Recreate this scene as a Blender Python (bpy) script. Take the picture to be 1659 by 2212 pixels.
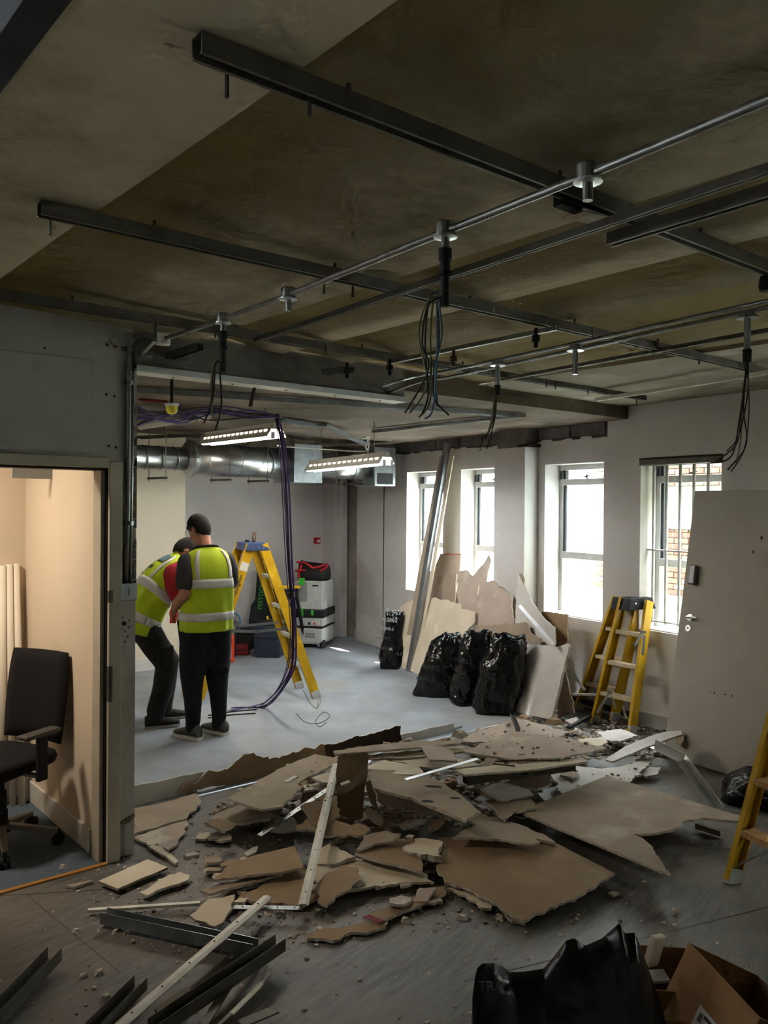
import bpy, math, random
from mathutils import Vector as V, Matrix, Euler, noise as mnoise

for _o in list(bpy.data.objects):
    bpy.data.objects.remove(_o)
sc = bpy.context.scene
col = sc.collection
R = random.Random(11)
pi = math.pi
rad = math.radians

# ------------------------------------------------------------------ camera
F, CX, CY, H = 1800.0, 829.5, 1106.0, 1.82          # focal length in pixels of the 1659 x 2212 frame
PITCH, ROLL = rad(-0.45), rad(0.5)
_f = V((0, math.cos(PITCH), math.sin(PITCH)))
_u0 = V((0, -math.sin(PITCH), math.cos(PITCH)))
_r = V((1, 0, 0)) * math.cos(ROLL) + _u0 * math.sin(ROLL)
_u = _u0 * math.cos(ROLL) - V((1, 0, 0)) * math.sin(ROLL)
CAMPOS = V((0, 0, H))
cd = bpy.data.cameras.new('camera')
cam = bpy.data.objects.new('camera', cd)
col.objects.link(cam)
cd.sensor_fit = 'VERTICAL'
cd.sensor_height = 36.0
cd.sensor_width = 27.0
cd.lens = F / 2212 * 36.0
cd.clip_start = 0.05
cd.clip_end = 200
cam.matrix_world = Matrix(((_r.x, _u.x, -_f.x, 0), (_r.y, _u.y, -_f.y, 0), (_r.z, _u.z, -_f.z, H), (0, 0, 0, 1)))
sc.camera = cam

# ------------------------------------------------------------------ daylight and exposure
sc.view_settings.view_transform = 'Standard'
sc.view_settings.look = 'None'
sc.view_settings.gamma = 1.0
sc.view_settings.use_curve_mapping = False
sc.view_settings.exposure = 2.35
wd = bpy.data.worlds.new('sky')
sc.world = wd
wd.use_nodes = True
_bg = wd.node_tree.nodes['Background']
_bg.inputs[0].default_value = (0.90, 0.96, 1.0, 1)
_bg.inputs[1].default_value = 11.0
sl = bpy.data.lights.new('sun', 'SUN')
sun = bpy.data.objects.new('sun', sl)
col.objects.link(sun)
sl.energy = 7.0
sl.angle = rad(0.6)
sl.color = (1.0, 0.95, 0.86)
_dw, _nw = V((math.sin(rad(-31)), math.cos(rad(-31)), 0)), V((math.cos(rad(-31)), -math.sin(rad(-31)), 0))
SUN_DIR = (_nw * -0.617 + _dw * 0.99 - V((0, 0, 1))).normalized()      # direction the light travels
sun.rotation_euler = SUN_DIR.to_track_quat('-Z', 'Y').to_euler()
sc.cycles.max_bounces = 8
sc.cycles.diffuse_bounces = 5
sc.cycles.use_adaptive_sampling = True
sc.cycles.adaptive_threshold = 0.035
sc.cycles.adaptive_min_samples = 16
sc.cycles.caustics_reflective = False
sc.cycles.caustics_refractive = False
sc.cycles.sample_clamp_indirect = 6.0
sc.cycles.use_denoising = True

# ------------------------------------------------------------------ where a photographed point lies in the room
def ray(x, y):
    return _f + _r * ((x - CX) / F) + _u * ((CY - y) / F)
def fl(x, y, z=0.0):                                 # on the horizontal plane at height z
    r = ray(x, y)
    return CAMPOS + r * ((z - H) / r.z)
def dp(x, y, d):                                     # at depth d in front of the lens
    r = ray(x, y)
    return CAMPOS + r * (d / r.y)
def onpl(x, y, p0, n):                               # on any plane
    r = ray(x, y)
    return CAMPOS + r * ((p0 - CAMPOS).dot(n) / r.dot(n))
TH = rad(40)
G = V((-math.sin(TH), math.cos(TH), 0))              # building grid: away from the camera
Q = V((math.cos(TH), math.sin(TH), 0))               # building grid: across
def P(u, v, z=0.0):
    return G * u + Q * v + V((0, 0, z))
def uvof(p):
    return p.dot(G), p.dot(Q)
B0 = V((2.161, 7.026, 0))                            # window wall: foot of the inner face beside the barred window
DW = V((math.sin(rad(-31)), math.cos(rad(-31)), 0))
NW = V((DW.y, -DW.x, 0))                             # towards outside
def W(s, z, o=0.0):
    return B0 + DW * s + NW * o + V((0, 0, z))
def ws(x, y, o=0.0):                                 # (s, z) on the window wall for a photographed point
    p = onpl(x, y, B0 + NW * o, NW)
    return (p - B0).dot(DW), p.z
ZC, ZB = 2.70, 2.58                                  # ceiling heights, front room and rear room

# ------------------------------------------------------------------ materials
def lin(c):
    if isinstance(c, str):
        c = [int(c[i:i + 2], 16) / 255 for i in (0, 2, 4)]
    return tuple((x / 12.92 if x <= 0.04045 else ((x + 0.055) / 1.055) ** 2.4) for x in c)
MATS = {}
def mat(name, c, c2=None, scale=6.0, rough=0.8, metal=0.0, bump=0.0, bscale=None, stretch=None, spec=0.3,
        lo=0.35, hi=0.65, emit=0.0, alpha=None, trans=0.0, c3=None, scale3=2.0, coat=0.0, detail=6, bdist=.01):
    if name in MATS:
        return MATS[name]
    m = bpy.data.materials.new(name)
    m.use_nodes = True
    nt = m.node_tree
    b = nt.nodes['Principled BSDF']
    c = lin(c)
    b.inputs['Base Color'].default_value = (*c, 1)
    b.inputs['Roughness'].default_value = rough
    b.inputs['Metallic'].default_value = metal
    b.inputs['Specular IOR Level'].default_value = spec
    b.inputs['Coat Weight'].default_value = coat
    if trans:
        b.inputs['Transmission Weight'].default_value = trans
    if emit:
        b.inputs['Emission Color'].default_value = (*c, 1)
        b.inputs['Emission Strength'].default_value = emit
    tc = nt.nodes.new('ShaderNodeTexCoord')
    mp = nt.nodes.new('ShaderNodeMapping')
    nt.links.new(tc.outputs['Object'], mp.inputs[0])
    if stretch:
        mp.inputs['Scale'].default_value = stretch
    def nz(s, d=detail):
        n = nt.nodes.new('ShaderNodeTexNoise')
        n.inputs['Scale'].default_value = s
        n.inputs['Detail'].default_value = d
        n.inputs['Roughness'].default_value = 0.62
        nt.links.new(mp.outputs[0], n.inputs['Vector'])
        return n
    last = None
    if c2 is not None:
        n = nz(scale)
        mr = nt.nodes.new('ShaderNodeMapRange')
        mr.inputs[1].default_value = lo
        mr.inputs[2].default_value = hi
        nt.links.new(n.outputs['Fac'], mr.inputs[0])
        mx = nt.nodes.new('ShaderNodeMix')
        mx.data_type = 'RGBA'
        mx.inputs[6].default_value = (*c, 1)
        mx.inputs[7].default_value = (*lin(c2), 1)
        nt.links.new(mr.outputs[0], mx.inputs[0])
        last = mx.outputs[2]
        if c3 is not None:
            n3 = nz(scale3)
            mr3 = nt.nodes.new('ShaderNodeMapRange')
            mr3.inputs[1].default_value = 0.56
            mr3.inputs[2].default_value = 0.68
            nt.links.new(n3.outputs['Fac'], mr3.inputs[0])
            m3 = nt.nodes.new('ShaderNodeMix')
            m3.data_type = 'RGBA'
            m3.inputs[7].default_value = (*lin(c3), 1)
            nt.links.new(last, m3.inputs[6])
            nt.links.new(mr3.outputs[0], m3.inputs[0])
            last = m3.outputs[2]
        nt.links.new(last, b.inputs['Base Color'])
        if emit:
            nt.links.new(last, b.inputs['Emission Color'])
    if bump:
        n = nz(bscale or scale * 3, detail)
        bp = nt.nodes.new('ShaderNodeBump')
        bp.inputs['Strength'].default_value = bump
        bp.inputs['Distance'].default_value = bdist
        nt.links.new(n.outputs['Fac'], bp.inputs['Height'])
        nt.links.new(bp.outputs[0], b.inputs['Normal'])
    MATS[name] = m
    return m

mat('white_wall', 'c9c6c2', 'bcb8b3', 1.3, 0.85, bump=0.05, bscale=40, c3='b3aca3', scale3=0.9)
mat('far_wall', 'c6c0c0', 'bab4b3', 1.0, 0.85, bump=0.05, bscale=40)
mat('grey_wall', 'b8b5b0', 'a9a6a0', 1.6, 0.85, bump=0.06, bscale=40, c3='98948c', scale3=1.4)
mat('cream_wall', 'd8c9b4', 'cfc0ab', 1.2, 0.85, bump=0.05, bscale=40)
mat('bare_plaster', '9d958c', '7f776e', 3.0, 0.95, bump=0.3, bscale=25)
mat('frame_cream', 'b9b2a0', 'aaa391', 4.0, 0.5, bump=0.03)
mat('plain_black', '16120f', rough=0.7)
mat('block', '7d7a76', '64615e', 7.0, 0.95, bump=0.5, bscale=60)
mat('mortar', '6d6a66', '55524f', 9.0, 0.95, bump=0.5, bscale=50)
mat('concrete', '84807a', '66625d', 4.0, 0.95, bump=0.4, bscale=30)
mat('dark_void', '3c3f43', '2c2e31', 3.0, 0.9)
mat('black', '141416', '1b1b1e', 20, 0.75)
mat('steel', '8b8e90', '74777a', 6.0, 0.42, 0.85, bump=0.04, bscale=30)
mat('steel_dull', '6d6a62', '595650', 8.0, 0.6, 0.7)
mat('galv', '9ea3a6', '868b8e', 14.0, 0.35, 0.9, bump=0.03)
mat('duct_metal', 'b4b7b9', '9ea1a3', 5.0, 0.3, 0.95, bump=0.06, bscale=12)
mat('conduit', '8e8f8c', '7a7b78', 7.0, 0.45, 0.75)
mat('track_white', 'd5d2c8', 'c3bfb3', 12.0, 0.5)
mat('bright_metal', 'd4d7d8', 'c0c4c6', 10.0, 0.32, 0.9)
mat('back_ceiling', '6a5d4f', '4f453a', 2.2, 0.95, bump=0.4, bscale=14, c3='7d7264', scale3=1.2)
mat('ceiling_panel', '8f8778', '78705f', 2.0, 0.95, bump=0.3, bscale=12, c3='a79f90', scale3=2.4)
mat('screed', '959aa0', '7f8388', 1.7, 0.75, bump=0.08, bscale=20, c3='8e8a85', scale3=0.8)
mat('paper_brown', '937c60', '836d53', 5.0, 0.9, bump=0.04, bscale=30)
mat('paper_tan', '9f8f7d', '8f7f6d', 4.0, 0.9, bump=0.04, bscale=30, c3='ab9d8c', scale3=3.0)
mat('paper_pink', 'b0a093', 'a39386', 4.0, 0.9, bump=0.03, bscale=30, c3='c1b7ac', scale3=3.0)
mat('board_cream', 'cbbfa9', 'bdb09a', 4.0, 0.85, bump=0.03, bscale=30, c3='d6ccba', scale3=5)
mat('board_white', 'ccc8c2', 'bfbab3', 4.0, 0.85, bump=0.03, bscale=30, c3='b0a89e', scale3=3)
mat('gypsum', 'cbc4b8', 'a89f92', 25.0, 0.95, bump=0.6, bscale=60)
mat('gypsum_dark', '8e8576', '6f675b', 20.0, 0.95, bump=0.6, bscale=60)
mat('dust', '9c9387', '857c70', 8.0, 0.95, bump=0.6, bscale=40)
mat('wood', 'c29a66', 'a77f4f', 3.0, 0.7, stretch=(1, 8, 1))
mat('dark_wood', '3a2a20', '2a1e17', 5.0, 0.85, bump=0.2)
mat('yellow_grp', 'c9a017', 'b58d10', 6.0, 0.45, c3='d9b42c', scale3=5)
mat('yellow_plain', 'd6ac1c', 'c79b14', 6.0, 0.4)
mat('ladder_cap', '1d2027', '17191f', 9.0, 0.6, c3='3a3d44', scale3=9)
mat('ladder_cap_blue', '30406a', '283657', 9.0, 0.5, c3='6a7085', scale3=9)
mat('alu', 'c5c6c4', 'b2b3b1', 9.0, 0.4, 0.75, c3='ded6c6', scale3=8)
mat('tread_dusty', 'd8c9ad', 'c3b293', 14.0, 0.7, 0.1)
mat('bag_plastic', '090a0c', '0d0e11', 9.0, 0.2, spec=0.5, bump=0.9, bscale=5, bdist=.05, detail=3)
mat('bag_matte', '0a0b0d', '0e0f12', 9.0, 0.3, spec=0.4, bump=0.6, bscale=5, bdist=.04, detail=3)
mat('chimney_wall', 'd6cab6', 'cabfab', 1.0, 0.85, bump=0.05, bscale=40)
mat('print_white', 'b9bcc0', rough=0.5)
mat('print_grey', '55585c', rough=0.5)
mat('cardboard', '8f6d48', '83623f', 3.0, 0.9, bump=0.05, bscale=40, stretch=(1, 1, 6))
mat('cardboard_dark', '75563a', '6a4d33', 3.0, 0.9)
mat('label_paper', 'c7c5bf', rough=0.8)
mat('cable_purple', '5a3c86', '46306a', 30, 0.5)
mat('cable_dark', '24211f', rough=0.6)
mat('cable_grey', '6f6f6a', rough=0.6)
mat('cable_green', '5f6a3c', rough=0.6)
mat('cable_blue', '4a6a80', rough=0.6)
mat('cable_brown', '4e3626', rough=0.6)
mat('white_plastic', 'd7d6d2', rough=0.4)
mat('grey_plastic', 'bfc1bf', 'b2b4b2', 8, 0.5)
mat('yellow_cap', 'c9bd3a', rough=0.4)
mat('red_plastic', 'a81f24', rough=0.45)
mat('red_dark', '7a1c22', '64161b', 10, 0.7)
mat('orange_plastic', 'd94a26', 'cc4320', 8, 0.5)
mat('tote_blue', '343d4c', '2c3441', 8, 0.6)
mat('tool_black', '1b1c1e', '242528', 10, 0.7)
mat('bag_green_black', '1c2424', '232c2b', 10, 0.8)
mat('print_green', '3fae3a', rough=0.5)
mat('silver_bits', '8d9094', '6b6e72', 20, 0.4, 0.6)
mat('blue_bits', '3d6ea8', rough=0.4)
mat('hivis', 'a5b814', '95a80f', 8.0, 0.75, bump=0.15, bscale=18)
mat('reflective', 'b7b4b0', 'a8a5a1', 30, 0.5)
mat('tee_grey', '38363a', '302e32', 30, 0.95)
mat('tee_red', '9c2430', '8a1d28', 20, 0.95)
mat('trousers', '15151a', '1c1c21', 10, 0.95, bump=0.2, bscale=18)
mat('work_trousers', '1d1d1c', '272725', 10, 0.95, bump=0.25, bscale=18)
mat('skin_tone', 'a07058', '8f6049', 20, 0.6)
mat('hair_black', '131011', '1d191a', 60, 0.9, bump=0.6, bscale=160)
mat('shoe_grey', '55554f', '494944', 40, 0.85, bump=0.2)
mat('shoe_black', '2a2622', '211e1b', 20, 0.8)
mat('sole', 'b9b6b0', rough=0.7)
mat('sole_grey', '85827c', rough=0.7)
mat('glove_red', 'c04a40', rough=0.8)
mat('print_blue', '5f7f8c', '27404a', 60, 0.8)
mat('chair_fabric', '121214', '17171a', 60, 0.95, bump=0.15, bscale=200)
mat('chair_arm', '4c4b49', rough=0.5)
mat('chair_metal', '8e8b84', rough=0.4, metal=0.4)
mat('carpet', '5c6a76', '4f5c68', 60, 0.98, bump=0.3, bscale=200)
mat('wood_strip', 'b07c3a', 'a0702f', 4, 0.6)
mat('tube_white', 'e0d8c8', rough=0.5)
mat('window_frame', 'c4c4c2', 'b3b3b1', 10, 0.45)
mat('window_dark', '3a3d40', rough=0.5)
mat('sill_white', 'd8d6d3', 'c6c2bd', 3, 0.6)
mat('bars', 'd2d2cf', 'c2c2bf', 12, 0.4)
mat('grass', 'a8a898', '8f9a74', 3, 0.95, bump=0.6, bscale=14)
mat('brick_a', '5e3f30', '50342a', 6, 0.95, bump=0.3)
mat('brick_b', '6c4f3c', '5c4132', 6, 0.95, bump=0.3)
mat('brick_c', '543428', '462b22', 6, 0.95, bump=0.3)
mat('pointing', '6e685f', '5f5a52', 9, 0.95)
mat('leaf_a', '6f9a38', '557f2a', 5, 0.8)
mat('skirting', 'cfcdc9', 'bdbab5', 2, 0.6, c3='a8a298', scale3=2)
mat('door_leaf', 'b2aca2', 'a8a298', 2.0, 0.7, c3='9f988d', scale3=1.5)
mat('closer_grey', '6f6f70', rough=0.4, metal=0.6)
mat('eyeglass', '202020', rough=0.3)
mat('lamp_white', 'a9a7a0', rough=0.5)
mat('tube_glow', 'fff6e6', rough=0.5, emit=19.0)
mat('slot_glow', 'ffeccc', rough=0.5, emit=0.5)
mat('tube_glow_cool', 'f4f8ff', rough=0.5, emit=19.0)
mat('dirt_dark', '37322d', '29251f', 15, 0.95, bump=0.5)
mat('pipe_grey', '8c8f8d', rough=0.6)
def glass_mat():
    m = bpy.data.materials.new('glass')
    m.use_nodes = True
    nt = m.node_tree
    nt.nodes.clear()
    out = nt.nodes.new('ShaderNodeOutputMaterial')
    mix = nt.nodes.new('ShaderNodeMixShader')
    t = nt.nodes.new('ShaderNodeBsdfTransparent')
    t.inputs[0].default_value = (0.93, 0.96, 0.96, 1)
    g = nt.nodes.new('ShaderNodeBsdfGlossy')
    g.inputs['Roughness'].default_value = 0.03
    mix.inputs[0].default_value = 0.06
    nt.links.new(t.outputs[0], mix.inputs[1])
    nt.links.new(g.outputs[0], mix.inputs[2])
    nt.links.new(mix.outputs[0], out.inputs[0])
    MATS['glass'] = m
glass_mat()

def frosted_mat():                                   # privacy film on the big panes
    m = bpy.data.materials.new('frosted')
    m.use_nodes = True
    nt = m.node_tree
    nt.nodes.clear()
    out = nt.nodes.new('ShaderNodeOutputMaterial')
    mix = nt.nodes.new('ShaderNodeMixShader')
    mix.inputs[0].default_value = 0.8
    t = nt.nodes.new('ShaderNodeBsdfTransparent')
    t.inputs[0].default_value = (0.9, 0.95, 0.97, 1)
    g = nt.nodes.new('ShaderNodeBsdfTranslucent')
    g.inputs[0].default_value = (0.88, 0.93, 0.95, 1)
    nt.links.new(t.outputs[0], mix.inputs[1])
    nt.links.new(g.outputs[0], mix.inputs[2])
    nt.links.new(mix.outputs[0], out.inputs[0])
    MATS['frosted'] = m
frosted_mat()

def vinyl_mat():                                     # streaky marbled sheet vinyl with weld seams
    m = bpy.data.materials.new('vinyl')
    m.use_nodes = True
    nt = m.node_tree
    b = nt.nodes['Principled BSDF']
    b.inputs['Roughness'].default_value = 0.55
    b.inputs['Specular IOR Level'].default_value = 0.35
    tc = nt.nodes.new('ShaderNodeTexCoord')
    mp = nt.nodes.new('ShaderNodeMapping')
    mp.inputs['Scale'].default_value = (2.6, 17.0, 1)
    m0 = nt.nodes.new('ShaderNodeMapping')
    m0.inputs['Rotation'].default_value = (0, 0, rad(-52))
    nt.links.new(tc.outputs['Object'], m0.inputs[0])
    nt.links.new(m0.outputs[0], mp.inputs[0])
    n = nt.nodes.new('ShaderNodeTexNoise')
    n.inputs['Scale'].default_value = 2.0
    n.inputs['Detail'].default_value = 8
    n.inputs['Roughness'].default_value = 0.7
    nt.links.new(mp.outputs[0], n.inputs['Vector'])
    cr = nt.nodes.new('ShaderNodeValToRGB')
    e = cr.color_ramp.elements
    e[0].position, e[0].color = 0.34, (*lin('4a4947'), 1)
    e[1].position, e[1].color = 0.66, (*lin('73706b'), 1)
    nt.links.new(n.outputs['Fac'], cr.inputs[0])
    d = nt.nodes.new('ShaderNodeTexNoise')             # plaster dust trodden over it
    d.inputs['Scale'].default_value = 1.3
    d.inputs['Detail'].default_value = 9
    nt.links.new(tc.outputs['Object'], d.inputs['Vector'])
    mr = nt.nodes.new('ShaderNodeMapRange')
    mr.inputs[1].default_value, mr.inputs[2].default_value = 0.42, 0.75
    nt.links.new(d.outputs['Fac'], mr.inputs[0])
    mx = nt.nodes.new('ShaderNodeMix')
    mx.data_type = 'RGBA'
    mx.inputs[7].default_value = (*lin('7e776d'), 1)
    nt.links.new(mr.outputs[0], mx.inputs[0])
    nt.links.new(cr.outputs[0], mx.inputs[6])
    nt.links.new(mx.outputs[2], b.inputs['Base Color'])
    MATS['vinyl'] = m
vinyl_mat()

def ceil_mat():                                      # old distempered vaults: cream beside each rib, olive just past it, paling towards the next
    m = bpy.data.materials.new('ceiling_paint')
    m.use_nodes = True
    nt = m.node_tree
    b = nt.nodes['Principled BSDF']
    b.inputs['Roughness'].default_value = 0.95
    b.inputs['Specular IOR Level'].default_value = 0.15
    at = nt.nodes.new('ShaderNodeAttribute')
    at.attribute_name = 'olive_tone'
    tc = nt.nodes.new('ShaderNodeTexCoord')
    n = nt.nodes.new('ShaderNodeTexNoise')
    n.inputs['Scale'].default_value = 1.7
    n.inputs['Detail'].default_value = 8
    nt.links.new(tc.outputs['Object'], n.inputs['Vector'])
    ad = nt.nodes.new('ShaderNodeMath')
    ad.operation = 'MULTIPLY_ADD'
    ad.inputs[1].default_value = 1.3
    ad.inputs[2].default_value = -0.65
    nt.links.new(n.outputs['Fac'], ad.inputs[0])
    sm = nt.nodes.new('ShaderNodeMath')
    sm.operation = 'ADD'
    sm.use_clamp = True
    nt.links.new(at.outputs['Fac'], sm.inputs[1])
    nf = nt.nodes.new('ShaderNodeTexNoise')
    nf.inputs['Scale'].default_value = 9
    nf.inputs['Detail'].default_value = 9
    nf.inputs['Roughness'].default_value = 0.7
    nt.links.new(tc.outputs['Object'], nf.inputs['Vector'])
    a2 = nt.nodes.new('ShaderNodeMath')
    a2.operation = 'MULTIPLY_ADD'
    a2.inputs[1].default_value = 0.8
    nt.links.new(nf.outputs['Fac'], a2.inputs[0])
    a2s = nt.nodes.new('ShaderNodeMath')
    a2s.operation = 'ADD'
    a2s.inputs[1].default_value = -0.4
    nt.links.new(ad.outputs[0], a2s.inputs[0])
    nt.links.new(a2s.outputs[0], a2.inputs[2])
    nt.links.new(a2.outputs[0], sm.inputs[0])
    cr = nt.nodes.new('ShaderNodeValToRGB')
    e = cr.color_ramp.elements
    e[0].position, e[0].color = 0.0, (*lin('c2b59c'), 1)
    e[1].position, e[1].color = 1.0, (*lin('7f6f45'), 1)
    q = cr.color_ramp.elements.new(0.45)
    q.color = (*lin('8f846a'), 1)
    nt.links.new(sm.outputs[0], cr.inputs[0])
    nt.links.new(cr.outputs[0], b.inputs['Base Color'])
    n2 = nt.nodes.new('ShaderNodeTexNoise')
    n2.inputs['Scale'].default_value = 45
    n2.inputs['Detail'].default_value = 8
    nt.links.new(tc.outputs['Object'], n2.inputs['Vector'])
    bp = nt.nodes.new('ShaderNodeBump')
    bp.inputs['Strength'].default_value = 0.25
    bp.inputs['Distance'].default_value = 0.01
    nt.links.new(n2.outputs['Fac'], bp.inputs['Height'])
    nt.links.new(bp.outputs[0], b.inputs['Normal'])
    MATS['ceiling_paint'] = m
ceil_mat()

# ------------------------------------------------------------------ mesh builder
def frame(p, q, up=None):
    d = (q - p).normalized()
    up = V(up) if up is not None else V((0, 0, 1))
    if abs(d.dot(up.normalized())) > 0.995:
        up = V((0, 1, 0)) if abs(d.y) < 0.9 else V((1, 0, 0))
    x = d.cross(up).normalized()
    return d, x, x.cross(d).normalized()

class MB:
    def __init__(self):
        self.v, self.f, self.m, self.mats = [], [], [], []
    def mi(self, m):
        if m not in self.mats:
            self.mats.append(m)
        return self.mats.index(m)
    def add(self, vs, fs, m):
        k = len(self.v)
        i = self.mi(m)
        self.v += [V(a) for a in vs]
        for f in fs:
            self.f.append([k + j for j in f])
            self.m.append(i)
        return self
    def hexa(self, c, m):                              # 8 corners: bottom 4 (ccw), top 4
        return self.add(c, [(0, 3, 2, 1), (4, 5, 6, 7), (0, 1, 5, 4), (1, 2, 6, 5), (2, 3, 7, 6), (3, 0, 4, 7)], m)
    def box(self, lo, hi, m, M=None):
        x0, y0, z0 = lo
        x1, y1, z1 = hi
        c = [V(a) for a in ((x0, y0, z0), (x1, y0, z0), (x1, y1, z0), (x0, y1, z0), (x0, y0, z1), (x1, y0, z1), (x1, y1, z1), (x0, y1, z1))]
        if M is not None:
            c = [M @ a for a in c]
        return self.hexa(c, m)
    def uvbox(self, u0, u1, v0, v1, z0, z1, m):        # box along the building grid
        return self.hexa([P(u0, v0, z0), P(u0, v1, z0), P(u1, v1, z0), P(u1, v0, z0), P(u0, v0, z1), P(u0, v1, z1), P(u1, v1, z1), P(u1, v0, z1)], m)
    def wbox(self, s0, s1, o0, o1, z0, z1, m):         # box along the window wall
        return self.hexa([W(s0, z0, o0), W(s0, z0, o1), W(s1, z0, o1), W(s1, z0, o0), W(s0, z1, o0), W(s0, z1, o1), W(s1, z1, o1), W(s1, z1, o0)], m)
    def bar(self, p, q, w, h, m, up=None, w2=None, h2=None):
        p, q = V(p), V(q)
        d, x, y = frame(p, q, up)
        w2 = w if w2 is None else w2
        h2 = h if h2 is None else h2
        c = [p - x * w / 2 - y * h / 2, p + x * w / 2 - y * h / 2, p + x * w / 2 + y * h / 2, p - x * w / 2 + y * h / 2,
             q - x * w2 / 2 - y * h2 / 2, q + x * w2 / 2 - y * h2 / 2, q + x * w2 / 2 + y * h2 / 2, q - x * w2 / 2 + y * h2 / 2]
        return self.hexa(c, m)
    def prof(self, p, q, pts, m, up=None, closed=True, cap=True):   # extrude a cross-section (list of (x, y)) from p to q
        p, q = V(p), V(q)
        d, x, y = frame(p, q, up)
        n = len(pts)
        vs = [p + x * a + y * b for a, b in pts] + [q + x * a + y * b for a, b in pts]
        fs = [(i, (i + 1) % n, n + (i + 1) % n, n + i) for i in range(n if closed else n - 1)]
        if cap and closed:
            fs += [tuple(reversed(range(n))), tuple(range(n, 2 * n))]
        return self.add(vs, fs, m)
    def chan(self, p, q, w, h, m, t=0.003, up=None, lip=0.0):        # channel section, open side away from up
        o = [(-w / 2, -h / 2), (-w / 2, h / 2), (w / 2, h / 2), (w / 2, -h / 2)]
        i = [(w / 2 - t, -h / 2), (w / 2 - t, h / 2 - t), (-w / 2 + t, h / 2 - t), (-w / 2 + t, -h / 2)]
        if lip:
            o = [(-w / 2 + lip, -h / 2), (-w / 2, -h / 2)] + o[1:3] + [(w / 2, -h / 2), (w / 2 - lip, -h / 2)]
            i = [(w / 2 - lip, -h / 2 + t), (w / 2 - t, -h / 2 + t)] + i[1:3] + [(-w / 2 + t, -h / 2 + t), (-w / 2 + lip, -h / 2 + t)]
        pts = o + i
        p, q = V(p), V(q)
        d, x, y = frame(p, q, up)
        n = len(pts)
        vs = [p + x * a + y * b for a, b in pts] + [q + x * a + y * b for a, b in pts]
        fs = [(k, (k + 1) % n, n + (k + 1) % n, n + k) for k in range(n)]
        h2 = n // 2
        for k in range(h2 - 1):
            a, b, c_, e = k, k + 1, n - 2 - k, n - 1 - k
            fs += [(a, e, c_, b), (n + a, n + b, n + c_, n + e)]
        return self.add(vs, fs, m)
    def tube(self, path, r, m, seg=8, cap=True):
        path = [V(a) for a in path]
        rs = r if isinstance(r, (list, tuple)) else [r] * len(path)
        n = len(path)
        vs, fs = [], []
        t0 = (path[1] - path[0]).normalized()
        nrm = t0.orthogonal().normalized()
        for i, p in enumerate(path):
            t = (path[min(i + 1, n - 1)] - path[max(i - 1, 0)]).normalized()
            nrm = (nrm - t * nrm.dot(t)).normalized()
            b = t.cross(nrm)
            for k in range(seg):
                a = 2 * pi * k / seg
                vs.append(p + (nrm * math.cos(a) + b * math.sin(a)) * rs[i])
        for i in range(n - 1):
            for k in range(seg):
                k2 = (k + 1) % seg
                fs.append((i * seg + k, i * seg + k2, (i + 1) * seg + k2, (i + 1) * seg + k))
        if cap:
            fs += [tuple(reversed(range(seg))), tuple(range((n - 1) * seg, n * seg))]
        return self.add(vs, fs, m)
    def lathe(self, p, axis, prof, m, seg=16):         # prof: list of (distance along axis, radius)
        p, ax = V(p), V(axis).normalized()
        x = ax.orthogonal().normalized()
        y = ax.cross(x)
        vs, fs = [], []
        n = len(prof)
        for a, r in prof:
            for k in range(seg):
                t = 2 * pi * k / seg
                vs.append(p + ax * a + (x * math.cos(t) + y * math.sin(t)) * max(r, 1e-4))
        for i in range(n - 1):
            for k in range(seg):
                k2 = (k + 1) % seg
                fs.append((i * seg + k, i * seg + k2, (i + 1) * seg + k2, (i + 1) * seg + k))
        fs += [tuple(reversed(range(seg))), tuple(range((n - 1) * seg, n * seg))]
        return self.add(vs, fs, m)
    def ball(self, c, r, m, su=14, sv=8, M=None):
        c = V(c)
        rx, ry, rz = r if isinstance(r, (tuple, list)) else (r, r, r)
        vs, fs = [], []
        for j in range(sv + 1):
            b = -pi / 2 + pi * j / sv
            for k in range(su):
                a = 2 * pi * k / su
                d = V((rx * math.cos(b) * math.cos(a), ry * math.cos(b) * math.sin(a), rz * math.sin(b)))
                vs.append(c + (M @ d if M is not None else d))
        for j in range(sv):
            for k in range(su):
                k2 = (k + 1) % su
                fs.append((j * su + k, j * su + k2, (j + 1) * su + k2, (j + 1) * su + k))
        return self.add(vs, fs, m)
    def slab(self, pts, d, m, mside=None, mback=None):  # polygon pts (any plane), thickened by vector d (front at pts)
        pts = [V(a) for a in pts]
        d = V(d)
        n = len(pts)
        k = len(self.v)
        self.v += pts + [a + d for a in pts]
        self.f.append([k + i for i in range(n)])
        self.m.append(self.mi(m))
        self.f.append([k + n + i for i in reversed(range(n))])
        self.m.append(self.mi(mback or m))
        j = self.mi(mside or m)
        for i in range(n):
            i2 = (i + 1) % n
            self.f.append([k + i, k + n + i, k + n + i2, k + i2])
            self.m.append(j)
        return self
    def build(self, name, parent=None, smooth=False, bevel=0.0, bseg=2, fixn=True, world=True):
        me = bpy.data.meshes.new(name)
        vs = self.v
        if parent is not None and world:
            Mi = TM[parent.name].inverted()
            vs = [Mi @ a for a in vs]
        me.from_pydata([tuple(a) for a in vs], [], self.f)
        for m in self.mats:
            me.materials.append(MATS[m])
        me.polygons.foreach_set('material_index', self.m)
        if smooth:
            me.polygons.foreach_set('use_smooth', [True] * len(me.polygons))
        me.update()
        if fixn:
            import bmesh
            bm = bmesh.new()
            bm.from_mesh(me)
            bmesh.ops.recalc_face_normals(bm, faces=bm.faces)
            bm.to_mesh(me)
            bm.free()
        o = bpy.data.objects.new(name, me)
        col.objects.link(o)
        if parent is not None:
            o.parent = parent
            if parent.name in TM and not world:
                pass
            TM[o.name] = TM.get(parent.name, Matrix())
        else:
            TM[o.name] = Matrix()
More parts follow.
